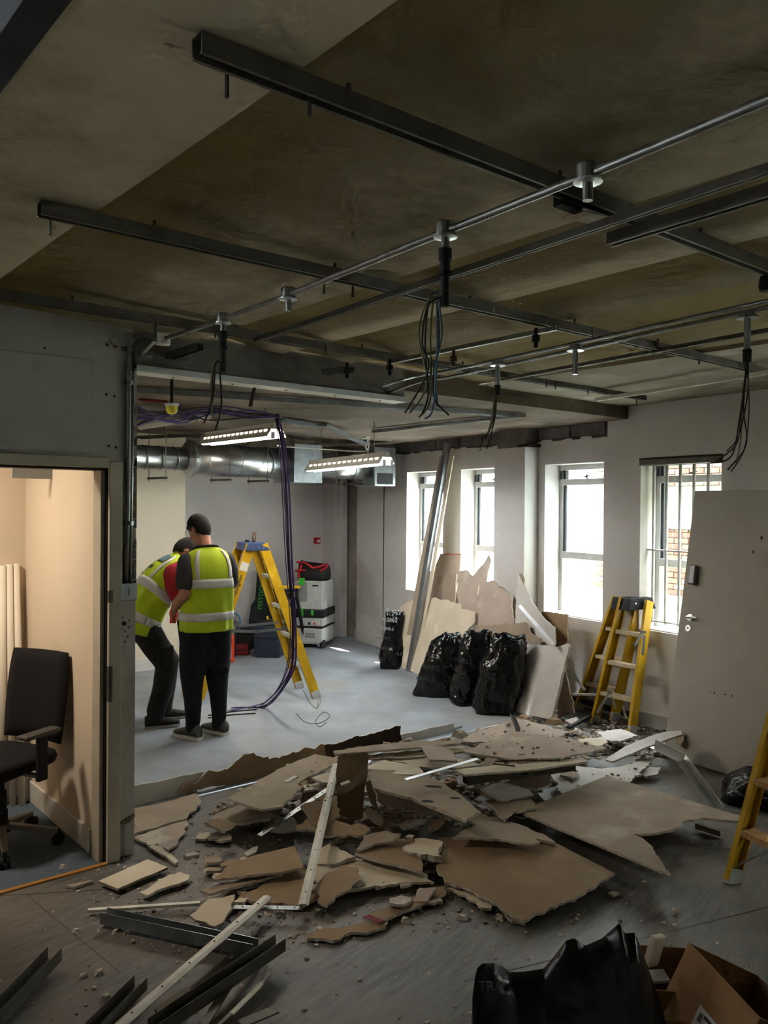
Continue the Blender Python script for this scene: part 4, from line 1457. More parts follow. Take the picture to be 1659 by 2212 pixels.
for i in range(5):
    a = rad(-38 + 72 * i)
    d = V((math.cos(a), math.sin(a), 0))
    k = loc(); k.bar(d * .03 + V((0, 0, .115)), d * .285 + V((0, 0, .075)), .045, .03, 'chair_metal', w2=.028, h2=.022); arm_ = k.build('base_arm', t, bevel=.004, world=False)
    k = loc()
    e = d * .285
    x = V((-d.y, d.x, 0))
    for s in (-1, 1):
        k.lathe(e + x * (.008 * s) + V((0, 0, .03)), x * s, [(0, .03), (.016, .03), (.018, .026)], 'tool_black', 14)
    k.tube([e + V((0, 0, .03)), e + V((0, 0, .085))], .01, 'tool_black', 8)
    k.build('castor', t, world=False)
ro = V((-.14, -.10, .505)); ro = TM[t.name] @ ro
k = MB(); k.lathe(ro, (0, 0, 1), [(0, .05), (.045, .052), (.046, .038), (.005, .034)], 'tube_white', 20)
tag(k.build('tape_roll'), 'white roll of tape lying on the office chair seat', 'tape')
# pale tubes standing in the cupboard corner
for i, (px, dz) in enumerate(((26, 0), (36, .005), (44, .01), (51, .012))):
    b = P(5.30 - .03 * i, 1.42 + .045 * i); top_ = P(5.37, 1.44 + .04 * i, 1.43 + dz)
    k = MB(); k.tube([b, top_], .02, 'tube_white', 12)
    tag(k.build('plastic_tube', smooth=True), ('leftmost', 'second from left', 'third from left', 'rightmost')[i] + ' of the four pale tubes propped in the cupboard corner', 'tube', 'tubes in the cupboard')

# ================================================================== LEANING DOOR
SL = V((0, 0, 1))
bl, br = W(-.72, 0.005, -.53), W(-1.56, .005, -.53)
tl, tr = W(-.59, 1.955, -.05), W(-1.43, 1.955, -.05)
nd = (br - bl).cross(tl - bl).normalized()
if nd.dot(NW) < 0:
    nd = -nd
t = thing('door_leaf', 'plain off-white door leaf taken off its hinges, leaning against the window wall', 'door', (bl + br) / 2)
k = MB(); k.slab([bl, br, tr, tl], nd * .044, 'door_leaf', 'board_cream'); k.build('panel', t, bevel=.002)
def ondoor(x, y):
    return onpl(x, y, bl, nd)
def dface(x, y, w_, h_, d_, m, nm, bv=.003):
    c = ondoor(x, y)
    ex = (br - bl).normalized(); ez = (tl - bl).normalized()
    k = MB(); k.hexa([c + ex * a + ez * b - nd * e for e in (0, d_) for a, b in ((-w_, -h_), (w_, -h_), (w_, h_), (-w_, h_))], m)
    return k.build(nm, t, bevel=bv)
dface(1501, 1243, .03, .075, .04, 'closer_grey', 'closer_box', .01)
c = ondoor(1491, 1334); ex = (br - bl).normalized()
k = MB(); k.lathe(c, -nd, [(0, .026), (.006, .026), (.007, .01), (.04, .01)], 'bright_metal', 16); k.tube([c - nd * .04, c - nd * .045 + ex * .03, c - nd * .045 + ex * .09], .009, 'bright_metal', 8); k.build('lever_handle', t, smooth=False)
c = ondoor(1487, 1357)
k = MB(); k.lathe(c, -nd, [(0, .026), (.006, .024)], 'bright_metal', 16); k.lathe(c - nd * .006, -nd, [(0, .007), (.002, .007)], 'dirt_dark', 8); k.build('keyhole', t)
for x, y, w_, h_ in ((1645, 1162, .012, .02), (1627, 1192, .008, .02), (1535, 1496, .004, .012), (1543, 1497, .008, .01), (1567, 1500, .01, .008), (1582, 1503, .005, .015)):
    dface(x, y, w_ * .6, h_ * .6, .0012, 'dirt_dark', 'screw_mark', 0)
# torn paper stuck to its foot
k = MB(); k.slab([ondoor(1457, 1590) - nd * .01, ondoor(1480, 1581) - nd * .02, ondoor(1484, 1600) - nd * .03, ondoor(1476, 1612) - nd * .03, ondoor(1466, 1606) - nd * .02], -nd * .004, 'paper_tan')
tag(k.build('torn_paper'), 'scrap of torn tan paper sticking up at the foot of the leaning door', 'paper')

# ================================================================== TOOLS AT THE REAR WALL
# wheeled dust extractor with tool case stacked on top
e0 = fl(668, 1399)
yaw = rad(-14)
t = thing('dust_extractor', 'white wheeled dust extractor with black band and green latches', 'vacuum', e0, (0, 0, yaw))
def lb(lo, hi, m, nm, bv=.01, par=None):
    k = MB(); k.box(lo, hi, m); return k.build(nm, par or t, bevel=bv, world=False)
lb((-.17, -.05, .05), (.19, .45, .26), 'grey_plastic', 'dust_tank', .025)
lb((-.04, -.056, .14), (.09, -.04, .20), 'pipe_grey', 'grip', .004)
lb((-.175, -.055, .26), (.195, .455, .275), 'tool_black', 'seal_band', .004)
lb((-.17, -.05, .275), (.19, .45, .39), 'grey_plastic', 'motor_housing', .02)
lb((-.18, -.06, .39), (.2, .46, .49), 'tool_black', 'top_tray', .01)
lb((-.11, -.07, .40), (-.06, -.058, .50), 'print_green', 'latch', .006)
lb((.04, -.07, .42), (.075, -.058, .49), 'print_green', 'latch', .006)
lb((.05, -.056, .295), (.15, -.045, .35), 'label_paper', 'control_plate', .002)
lb((.075, -.06, .305), (.10, -.055, .335), 'orange_plastic', 'dial', .004)
lb((.0, -.056, .30), (.03, -.045, .33), 'tool_black', 'socket', .002)
for x in (-.12, .17):
    k = MB(); k.lathe((x - .02 if x < 0 else x, -.0, .055), (1, -.3, 0), [(0, .055), (.03, .055), (.032, .04)], 'tool_black', 18); k.lathe((x - .022, -.005, .055), (-.2, -1, 0), [(0, .054), (.02, .054)], 'tool_black', 18); k.lathe((x - .022, -.02, .055), (-.2, -1, 0), [(0, .035), (.012, .035)], 'grey_plastic', 18)
    k.build('wheel', t, world=False)
t = thing('tool_case', 'tall white stacking tool case on top of the dust extractor', 'tool case', TM[t.name] @ V((0, .2, .49)), (0, 0, yaw))
lb((-.17, -.24, .0), (.19, .22, .36), 'grey_plastic', 'case_body', .012)
lb((-.172, -.246, .10), (-.02, -.238, .34), 'pipe_grey', 'front_recess', .004)
lb((-.13, -.255, .31), (-.05, -.24, .40), 'print_green', 'latch', .01)
lb((.05, -.25, .30), (.13, -.24, .315), 'tool_black', 'grip', .003)
bg = TM[t.name] @ V((0.0, -.03, .36))
t = thing('tool_bag', 'black soft tool bag with red handles on top of the white tool case', 'tool bag', bg, (0, 0, yaw))
k = MB()
rings = []
for z, a_, b_ in ((0, .19, .13), (.03, .205, .145), (.10, .21, .14), (.16, .20, .11), (.20, .19, .07), (.215, .18, .03)):
    rings.append([V((a_ * (abs(math.cos(q)) ** .5) * math.copysign(1, math.cos(q)) + .01 * mnoise.noise(V((q, z * 9, 1))), b_ * (abs(math.sin(q)) ** .5) * math.copysign(1, math.sin(q)), z + (.035 * max(0, -math.cos(q)) if z > .15 else 0))) for q in [2 * pi * i / 24 for i in range(24)]])
k.add([p for r_ in rings for p in r_], [(j * 24 + i, j * 24 + (i + 1) % 24, (j + 1) * 24 + (i + 1) % 24, (j + 1) * 24 + i) for j in range(5) for i in range(24)] + [tuple(reversed(range(24))), tuple(range(120, 144))], 'tool_black')
k.build('bag_body', t, smooth=True, world=False)
for pts in ([(-.2, -.1, .23), (-.08, -.135, .225), (.02, -.13, .17), (.1, -.13, .18), (.19, -.09, .21)], [(-.15, -.15, .02), (-.15, -.16, .1), (-.12, -.15, .2)], [(-.2, -.15, .12), (-.13, -.165, .13), (-.06, -.155, .13)], [(.12, -.12, .13), (.18, -.1, .16), (.2, -.05, .2)]):
    k = MB(); k.tube(bez(pts, 6), .016, 'red_plastic', 6); k.build('strap', t, smooth=True, world=False)
# dark blue tote
t = thing('storage_tote', 'dark blue plastic storage tote with lid on the rear floor', 'tote', fl(577, 1421), (0, 0, rad(-8)))
k = MB(); k.hexa([V(a) for a in ((-.15, 0, 0), (.15, 0, 0), (.15, .32, 0), (-.15, .32, 0), (-.17, -.02, .33), (.17, -.02, .33), (.17, .34, .33), (-.17, .34, .33))], 'tote_blue'); k.build('tub', t, bevel=.015, world=False)
lb((-.185, -.035, .33), (.185, .355, .38), 'tote_blue', 'lid', .012)
lb((-.12, -.03, .24), (.12, -.015, .26), 'tote_blue', 'rib', .004)
tp = TM[t.name] @ V((0, .15, .38))
k = MB(); k.ball(tp + V((-.07, -.05, .03)), (.12, .07, .03), 'tool_black', 14, 6); k.ball(tp + V((-.16, -.02, .035)), (.05, .05, .03), 'tool_black', 10, 6)
tag(k.build('tool_pouch', smooth=True), 'flat black pouch lying on the blue tote lid', 'pouch')
for i, (x, y, m, lbx) in enumerate(((.06, -.05, 'silver_bits', 'silver drill bit set on the blue tote lid'), (.11, 0, 'blue_bits', 'blue tool on the blue tote lid beside the ladder'), (-.0, .08, 'yellow_plain', 'yellow handled screwdriver standing on the tote'))):
    k = MB()
    if i == 2:
        k.tube([tp + V((-.04, .05, .0)), tp + V((-.05, .05, .09))], .012, m, 8); k.tube([tp + V((-.03, .05, .06)), tp + V((.06, .05, .02))], .005, 'silver_bits', 6)
    else:
        k.ball(tp + V((x, y, .022)), (.05, .03, .022), m, 10, 6); k.tube([tp + V((x - .03, y - .01, .03)), tp + V((x + .05, y, .045))], .008, m, 6)
    tag(k.build('hand_tool', smooth=True), lbx, 'tool')
# orange case
t = thing('tool_case', 'bright orange tool case standing on edge behind the worker', 'tool case', fl(490, 1432), (0, 0, rad(12)))
lb((-.08, 0, 0), (.085, .30, .29), 'orange_plastic', 'case_shell', .02)
lb((-.01, -.008, .05), (.05, .002, .23), 'label_paper', 'label', 0)
lb((-.05, .08, .29), (.05, .2, .31), 'orange_plastic', 'carry_handle', .008)
t = thing('tool_case', 'small dark red tool case on the floor beside the orange case', 'tool case', fl(520, 1416), (0, 0, rad(5)))
lb((-.09, 0, 0), (.09, .2, .12), 'red_dark', 'case_shell', .02); lb((-.09, -.005, .055), (.09, .2, .066), 'tool_black', 'seam', .002)
t = thing('tool_box', 'black tool box behind the red case', 'tool box', fl(527, 1404), (0, 0, rad(4)))
lb((-.1, .0, 0), (.1, .2, .26), 'tool_black', 'box_body', .015); lb((-.11, -.01, .2), (.11, .21, .27), 'tool_black', 'lid', .01)
t = thing('power_tool', 'grey and black power tool lying between the tote and the black box', 'tool', fl(545, 1400), (0, 0, 0))
k = MB(); k.ball((0, .1, .05), (.07, .06, .05), 'tool_black', 12, 8); k.tube([V((-.02, .08, .06)), V((.02, .06, .16)), V((.05, .06, .18))], .028, 'silver_bits', 8); k.build('tool_body', t, smooth=True, world=False)
k = MB(); k.tube([V((-.05, .05, .02)), V((.07, .04, .03))], .02, 'silver_bits', 8); k.build('tool_handle', t, smooth=True, world=False)
# bicycle-like wheel / hose reel
c = dp(508, 1345, 9.9)
t = thing('round_tool', 'round blue rimmed tool with a silver hub standing behind the workers', 'tool', c)
k = MB(); k.tube([c + V((.06 * math.cos(a), .02 * math.cos(a), .11 * math.sin(a))) for a in [2 * pi * i / 24 for i in range(25)]], .014, 'cable_blue', 8, cap=False); k.build('rim', t, smooth=True)
k = MB(); k.lathe(c - V((0, .03, 0)), (0.2, 1, 0), [(0, .03), (.06, .03)], 'silver_bits', 12); [k.tube([c, c + V((.06 * math.cos(a), .02 * math.cos(a), .11 * math.sin(a)))], .006, 'silver_bits', 5) for a in (0, 1.2, 2.4, 3.7, 5)]; k.tube([c - V((0, 0, .1)), V((c.x, c.y + .02, 0.0))], .012, 'tool_black', 6); k.build('hub', t)
# tall soft bag with green lettering, propped behind the ladder
bb = fl(563, 1402)
t = thing('guide_rail_bag', 'tall tapered dark bag with green lettering propped behind the stepladder', 'tool bag', bb, (rad(-9), 0, rad(-4)))
k = MB()
k.slab([V((-.17, 0, .02)), V((.20, 0, .02)), V((.17, 0, .40)), (V((.07, 0, .62))), V((.055, 0, 1.1)), V((.02, 0, 1.22)), V((-.05, 0, 1.22)), V((-.09, 0, 1.05)), V((-.10, 0, .62)), V((-.15, 0, .55)), V((-.17, 0, .35))], (0, .09, 0), 'bag_green_black')
k.build('bag_body', t, bevel=.02, world=False)
text('FESTOOL', .080, basis(V((-.02, -.006, .66)), V((.06, 0, 1)), V((-1, 0, .06))), 'print_green', t, world=False)
k = MB(); k.tube(bez([V((.1, -.01, .55)), V((.16, -.01, .35)), V((.19, -.01, .1))], 6), .012, 'grey_plastic', 6); k.build('strap', t, smooth=True, world=False)
k = MB(); k.tube([V((.0, -.012, 1.15)), V((.0, -.012, .75))], .006, 'grey_plastic', 6); k.build('zip', t, world=False)
# yellow-topped stand behind the cables
t = thing('folding_trestle', 'folding work trestle with yellow top bar behind the stepladder', 'trestle', fl(612, 1392))
a, b = dp(583, 1268, 10.35), dp(648, 1268, 10.5)
k = MB(); k.bar(a, b, .06, .035, 'yellow_plain'); k.build('top_bar', t, bevel=.004)
for p_, dx in ((a.lerp(b, .15), -.12), (a.lerp(b, .15), .1), (a.lerp(b, .85), -.1), (a.lerp(b, .85), .12)):
    k = MB(); k.bar(p_ - V((0, 0, .02)), V((p_.x + dx, p_.y + dx * 1.2, 0)), .03, .03, 'tool_black'); k.build('leg', t)
k = MB(); k.slab([a.lerp(b, .05) + V((0, 0, -.03)), a.lerp(b, .8) + V((0, 0, -.03)), a.lerp(b, .8) + V((0, 0, -.16)), a.lerp(b, .1) + V((0, 0, -.16))], (0, .02, 0), 'tool_black'); k.build('apron', t)

# ================================================================== BROKEN PLASTERBOARD AND RUBBLE
def jagged(pts, n, amt, seed, every=.026, keep=()):
    """roughen the outline: torn edges; edges whose index is in keep stay straight"""
    rr = random.Random(seed)
    amt *= 1.35
    out = []
    N = len(pts)
    for i in range(N):
        a, b = pts[i], pts[(i + 1) % N]
        out.append(a)
        if amt <= 0 or i in keep:
            continue
        e = b - a
        k = int(e.length / every)
        s = e.cross(n).normalized()
        w = 0
        for j in range(1, k):
            w = w * .5 + rr.uniform(-amt, amt)
            out.append(a + e * ((j + rr.uniform(-.25, .25)) / k) + s * w)
    return out
seedc = [100]
def board(poly, z, label, m='paper_tan', tilt=(0, 0), th=.0125, jag=.008, keep=(), side='gypsum', back='paper_brown', name='plasterboard_piece', cat='plasterboard', ref=None, group='broken plasterboard on the floor'):
    cx = sum(p[0] for p in poly) / len(poly)
    cy = sum(p[1] for p in poly) / len(poly)
    p0 = fl(*(ref or (cx, cy)), z)
    n = V((-tilt[0], -tilt[1], 1)).normalized()
    pts = [onpl(x, y, p0, n) for x, y in poly]
    pts = [V((p.x, p.y, max(p.z, .014))) for p in pts]
    seedc[0] += 1
    pts = jagged(pts, n, jag, seedc[0], keep=keep)
    k = MB()
    k.slab(pts, -n * th, m, side, back)
    o = k.build(name)
    return tag(o, label, cat, group)
def vboard(poly, p0, n, label, m, th=.0125, jag=.006, keep=(), side='gypsum', back='paper_brown', name='plasterboard_piece', cat='plasterboard', group=None):
    pts = [onpl(x, y, p0, n) for x, y in poly]
    pts = [V((p.x, p.y, max(p.z, .002))) for p in pts]
    seedc[0] += 1
    pts = jagged(pts, n, jag, seedc[0], keep=keep)
    k = MB()
    k.slab(pts, n * th, m, side, back)
    o = k.build(name)
    return tag(o, label, cat, group) if label else o

# foot of the partition that was torn out (grid line u = 4.78)
PS = P(4.78, 0)
t = thing('partition_foot', 'torn strip of the removed partition still standing along the rear floor edge', 'partition', P(4.80, 3.4))
for poly, m, j, off in (([(288, 1698), (440, 1667), (425, 1714), (288, 1741)], 'grey_wall', .002, 0), ([(425, 1690), (452, 1663), (500, 1655), (520, 1637), (540, 1628), (578, 1634), (582, 1640), (700, 1608), (702, 1640), (560, 1690), (385, 1716), (400, 1692)], 'paper_brown', .01, -.02),
                     ([(690, 1612), (760, 1595), (866, 1568), (867, 1606), (700, 1642)], 'dark_wood', .006, -.01), ([(866, 1587), (980, 1562), (981, 1596), (868, 1612)], 'grey_wall', .002, .0)):
    pts = jagged([onpl(x, y, P(4.78 + off, 0), G) for x, y in poly], G, j, 7)
    pts = [V((p.x, p.y, max(p.z, 0))) for p in pts]
    k = MB(); k.slab(pts, G * .0125, m, 'gypsum', 'grey_wall'); k.build('board_strip', t)
k = MB(); k.uvbox(4.81, 4.86, 2.05, 4.9, 0, .012, 'galv'); k.build('floor_track', t)

# boards: outline in the photograph, height above the floor
board([(1312, 1675), (1557, 1750), (1604, 1762), (1604, 1773), (1520, 1766), (1478, 1773), (1474, 1783), (1432, 1796), (1369, 1801), (1390, 1811), (1408, 1827), (1415, 1845), (1432, 1862), (1448, 1887), (1430, 1882), (1120, 1753)], .13, 'largest tan board with a torn notch, lying towards the leaning door', 'paper_tan', (.03, -.02), jag=.006, keep=(0, 14, 15))
board([(950, 1810), (1060, 1812), (1201, 1821), (1328, 1886), (1281, 1918), (1239, 1943), (1180, 1965), (1129, 1989), (1058, 1943), (1007, 1918), (961, 1905), (944, 1878)], .06, 'broad brown paper-faced board with broken corners in the middle foreground', 'paper_brown', (.02, .05), jag=.008, keep=(2,))
board([(977, 1808), (1011, 1787), (1062, 1774), (1117, 1787), (1167, 1818), (1146, 1824), (1083, 1813)], .125, 'tongue of tan board lying on the broad brown board', 'paper_tan', jag=.006)
HOLED_P0 = fl((790 + 905 + 960 + 1039 + 1007 + 960 + 893 + 809) / 8, (1660 + 1668 + 1692 + 1753 + 1772 + 1752 + 1724 + 1702) / 8, .24)
holed = board([(790, 1660), (905, 1668), (960, 1692), (1039, 1753), (1007, 1772), (960, 1752), (893, 1724), (809, 1702)], .24, 'long tan board with oval holes sloping down the middle of the heap', 'paper_tan', (-.05, .02), jag=.005, th=.016)
board([(728, 1639), (681, 1628), (594, 1666), (493, 1724), (522, 1735), (565, 1748), (609, 1742), (650, 1702), (643, 1692), (728, 1646)], .20, 'tan board slanting down towards the partition side of the heap', 'paper_tan', (.10, .02), jag=.006)
board([(289, 1746), (350, 1735), (424, 1713), (435, 1731), (402, 1768), (363, 1778), (290, 1802)], .03, 'dusty flat board beside the partition corner', 'paper_tan', jag=.008)
board([(290, 1808), (363, 1779), (402, 1769), (399, 1800), (381, 1825), (363, 1836), (319, 1825)], .02, 'dusty board with ragged edge just below the partition corner', 'paper_pink', jag=.010)
board([(446, 1782), (475, 1753), (522, 1735), (583, 1750), (583, 1768), (525, 1778)], .08, 'tan sheet under the slanting board near the dusty grey patch', 'paper_tan', jag=.008)
board([(213, 1903), (319, 1856), (363, 1873), (254, 1920)], .03, 'cream offcut with clean edges lying nearest the door frame', 'board_cream', jag=.002, side='gypsum_dark')
board([(301, 1927), (345, 1900), (388, 1883), (410, 1890), (406, 1901), (319, 1934)], .03, 'pale splintered board beside the clean cream offcut', 'board_cream', jag=.008)
board([(500, 1862), (560, 1845), (636, 1827), (656, 1873), (609, 1883), (460, 1900), (482, 1880)], .075, 'brown paper-faced board left of the tall white strip', 'paper_brown', jag=.004, keep=(1, 2))
board([(431, 1923), (520, 1900), (598, 1881), (612, 1887), (520, 1912), (453, 1930)], .05, 'narrow pale splinter below the brown board left of the white strip', 'paper_tan', jag=.004)
board([(515, 1938), (609, 1889), (656, 1873), (672, 1900), (687, 1934), (659, 1954), (547, 1948)], .03, 'brown board lying under the foot of the tall white strip', 'paper_brown', jag=.008)
board([(685, 1912), (705, 1890), (735, 1869), (771, 1873), (779, 1891), (757, 1916), (706, 1956), (685, 1945)], .07, 'rounded brown scrap right of the foot of the white strip', 'paper_brown', (.08, .1), jag=.01)
board([(668, 1868), (766, 1850), (914, 1884), (937, 1905), (876, 1905), (800, 1915), (754, 1922), (700, 1925), (680, 1900)], .045, 'pale chalky board in front of the rounded brown scrap', 'board_cream', jag=.01)
board([(766, 1842), (800, 1826), (847, 1812), (893, 1812), (914, 1867), (912, 1882), (840, 1864)], .085, 'brown sheet between the heap and the broad brown board', 'paper_brown', jag=.005)
board([(783, 1981), (860, 1950), (935, 1918), (961, 1913), (963, 1930), (890, 1962), (817, 1992)], .03, 'long brown wedge with a red corner pointing at the nearest floor', 'paper_brown', jag=.004)
k = MB(); p = [fl(783, 1980, .032), fl(797, 1975, .032), fl(832, 1989, .032), fl(817, 1993, .032)]; k.slab(p, (0, 0, -.002), 'red_dark'); tag(k.build('red_tape'), 'red tape strip on the corner of the brown wedge', 'tape')
board([(660, 2018), (703, 2005), (779, 1994), (838, 1989), (834, 2002), (758, 2013), (733, 2029), (682, 2027)], .02, 'torn brown scrap lying nearest the camera', 'paper_brown', jag=.012)
board([(410, 1977), (435, 1955), (453, 1941), (507, 1932), (500, 1963), (482, 1992), (464, 2001)], .06, 'curled cream fragment beside the crossing white strip', 'board_cream', (.15, .2), jag=.006, side='gypsum')
board([(720, 1622), (800, 1610), (906, 1600), (994, 1599), (996, 1605), (910, 1614), (722, 1628)], .30, 'long narrow board on top of the heap below the torn partition strip', 'paper_tan', jag=.004)
board([(728, 1636), (800, 1630), (1000, 1612), (1010, 1622), (915, 1634), (790, 1640)], .26, 'pale board just under the long narrow top board', 'board_cream', jag=.005)
board([(910, 1610), (950, 1612), (977, 1622), (988, 1643), (927, 1641)], .32, 'small square pinkish board on top of the heap', 'paper_pink', jag=.004)
board([(1003, 1624), (1040, 1606), (1066, 1600), (1121, 1582), (1200, 1590), (1310, 1614), (1210, 1637), (1104, 1640)], .29, 'large pinkish board strewn with crumbs at the back of the heap', 'paper_pink', jag=.006)
board([(998, 1603), (1020, 1585), (1041, 1576), (1117, 1551), (1146, 1558), (1231, 1582), (1188, 1593), (1070, 1601)], .17, 'pinkish board at the very back of the heap', 'paper_pink', jag=.012)
board([(838, 1640), (880, 1630), (1000, 1640), (1040, 1652), (985, 1660), (905, 1655)], .25, 'pale board with a curled edge in the upper middle of the heap', 'board_cream', (.02, .04), jag=.006)
board([(790, 1655), (830, 1642), (905, 1655), (915, 1672), (792, 1671)], .255, 'pale dusty board edge above the long holed board', 'board_cream', jag=.006)
board([(978, 1663), (1100, 1650), (1256, 1637), (1270, 1644), (1150, 1662), (1003, 1673)], .27, 'cream board lying on the dark metal track', 'board_cream', jag=.003)
board([(1190, 1673), (1234, 1654), (1300, 1660), (1366, 1651), (1373, 1640), (1413, 1636), (1362, 1693), (1280, 1705), (1212, 1713)], .07, 'broad white board with crumbs behind the largest tan board', 'board_white', jag=.010)
board([(1307, 1640), (1350, 1612), (1400, 1592), (1440, 1580), (1472, 1578), (1474, 1586), (1400, 1612), (1322, 1645)], .16, 'white board tilting up towards the leaning door', 'board_white', (.35, -.05), jag=.004)
board([(1039, 1707), (1060, 1695), (1087, 1688), (1146, 1707), (1153, 1716), (1083, 1728)], .15, 'pale scrap with a curled tip above the largest tan board', 'board_white', (.03, .06), jag=.006)
board([(1049, 1728), (1100, 1722), (1146, 1724), (1160, 1745), (1108, 1753), (1091, 1772), (1070, 1748)], .12, 'tan scrap with a hanging point left of the largest tan board', 'paper_tan', jag=.006)
board([(1085, 1690), (1130, 1672), (1185, 1668), (1192, 1690), (1160, 1705), (1130, 1700)], .13, 'dusty tan scrap under the dark metal track', 'paper_tan', jag=.008)
board([(1000, 1770), (1040, 1757), (1120, 1780), (1170, 1800), (1200, 1820), (1150, 1810), (1060, 1790)], .10, 'dark edged strip of board running behind the broad brown board', 'paper_tan', jag=.006)
board([(870, 1830), (895, 1812), (950, 1815), (955, 1850), (910, 1846), (880, 1838)], .10, 'crumbled thick fragment left of the broad brown board', 'board_cream', jag=.012, th=.03)
board([(770, 1835), (785, 1806), (840, 1796), (866, 1800), (850, 1815), (810, 1822)], .12, 'tan torn sheet hanging over the dark hollow of the heap', 'paper_tan', (0, .2), jag=.010)
board([(668, 1858), (690, 1832), (712, 1822), (745, 1838), (768, 1850), (740, 1860), (700, 1866)], .07, 'rounded pale lump of board beside the white strip', 'board_cream', (.05, .15), jag=.010, th=.025)
board([(640, 1790), (668, 1760), (720, 1765), (772, 1778), (800, 1790), (770, 1806), (742, 1806), (690, 1798)], .14, 'ragged brown sheet fringed at its lower edge in the heap', 'paper_brown', (0, .25), jag=.014)
board([(648, 1742), (690, 1722), (730, 1720), (735, 1762), (700, 1780), (680, 1782)], .18, 'brown sheet left of the upright brown panel', 'paper_brown', (0, .3), jag=.010)
board([(675, 1680), (705, 1670), (725, 1668), (728, 1690), (700, 1690)], .24, 'small white offcut behind the tall white strip', 'board_cream', jag=.006)
board([(655, 1696), (700, 1690), (740, 1694), (730, 1712), (690, 1706), (655, 1708)], .20, 'crumbling white scraps below the slanting tan board', 'gypsum', jag=.012)
board([(575, 1790), (600, 1770), (640, 1778), (645, 1790), (610, 1796)], .06, 'thin pale scrap at the low end of the grey perforated strip', 'board_white', jag=.008)
board([(527, 1843), (545, 1830), (558, 1828), (553, 1840), (534, 1849)], .03, 'small bright white scrap on the bare floor left of the heap', 'board_white', (.05, .05), jag=.004)
board([(398, 1846), (415, 1841), (430, 1843), (428, 1847), (405, 1851)], .012, 'tiny white sliver on the bare floor near the partition corner', 'board_white', jag=.003)
board([(140, 1912), (170, 1906), (195, 1900), (200, 1903), (175, 1911), (160, 1915)], .015, 'thin dark edged splinter lying nearest the doorway', 'paper_tan', jag=.004)
board([(320, 1828), (340, 1822), (385, 1860), (380, 1864)], .02, 'narrow pale lath lying below the partition corner', 'board_cream', jag=.003)
board([(1385, 1672), (1400, 1655), (1427, 1657), (1420, 1672), (1395, 1678)], .05, 'small pale fragment on the dark floor near the leaning door', 'board_white', (.1, .1), jag=.006)
board([(1040, 1960), (990, 1930), (965, 1918), (1000, 1915), (1050, 1944), (1060, 1962)], .03, 'crumpled paper edge under the broad brown board', 'board_cream', jag=.012)
board([(1090, 1972), (1120, 1982), (1135, 1994), (1105, 1988)], .02, 'small cream chip at the lowest corner of the broad brown board', 'board_cream', jag=.006)
board([(1313, 1928), (1325, 1924), (1338, 1928), (1325, 1934)], .02, 'oval white chip on the floor right of the broad brown board', 'board_cream', jag=.004)
board([(1240, 1600), (1300, 1590), (1312, 1604), (1290, 1612)], .14, 'cream scrap between the heap and the folded ladder', 'board_cream', jag=.01)
board([(1290, 1580), (1340, 1574), (1375, 1590), (1340, 1602), (1300, 1598)], .10, 'white scrap in front of the folded ladder feet', 'board_white', jag=.012)
board([(1220, 1555), (1245, 1549), (1252, 1557), (1232, 1563)], .06, 'bright white scrap beside the foot of the big leaning board', 'board_white', (.1, .1), jag=.006)

# upright brown panel and hanging flaps in the middle of the heap
pv = fl(755, 1765, .06)
nv = V((.10, -1, .38)).normalized()
vboard([(731, 1632), (796, 1626), (794, 1665), (788, 1700), (785, 1765), (780, 1770), (727, 1762), (727, 1660)], pv, nv * -1, 'upright brown panel standing in the middle of the heap', 'paper_brown', jag=.004)
vboard([(790, 1690), (800, 1685), (812, 1715), (814, 1740), (830, 1765), (815, 1755), (800, 1735)], pv - V((0, .06, 0)), nv * -1, 'curled paper flap beside the upright brown panel', 'paper_tan', th=.004, jag=.004)
vboard([(726, 1718), (750, 1716), (790, 1690), (796, 1664), (786, 1662), (760, 1690), (728, 1700)], pv - V((0, .05, 0)), nv * -1, 'folded tan paper hanging across the upright brown panel', 'paper_tan', th=.004, jag=.006)
vboard([(786, 1755), (798, 1742), (830, 1772), (826, 1785), (806, 1778)], pv - V((0, .12, 0)), nv * -1, 'pale curled scrap below the upright brown panel', 'board_cream', th=.006, jag=.003)
vboard([(830, 1770), (862, 1750), (860, 1765), (835, 1785), (825, 1786)], pv - V((-.1, .12, 0)), nv * -1, 'small brown spike right of the upright panel', 'paper_brown', jag=.008)
vboard([(808, 1704), (900, 1735), (960, 1760), (955, 1772), (900, 1758), (815, 1730)], fl(880, 1780, .08), nv * -1, 'shadowed board edge under the long holed board', 'paper_tan', jag=.010)
# oval holes in the long tan board
nh = V((.05, -.02, 1)).normalized()
for x, y, a_, b_ in ((936, 1699, .05, .02), (924, 1731, .034, .018), (983, 1724, .03, .014)):
    c = onpl(x, y, HOLED_P0, nh) + nh * .0006
    k = MB(); k.slab([c + V((a_ * math.cos(q), b_ * math.sin(q), -.05 * a_ * math.cos(q) + .02 * b_ * math.sin(q))) for q in [2 * pi * i / 14 for i in range(14)]], (0, 0, -.004), 'dirt_dark')
    k.build('oval_hole', holed)
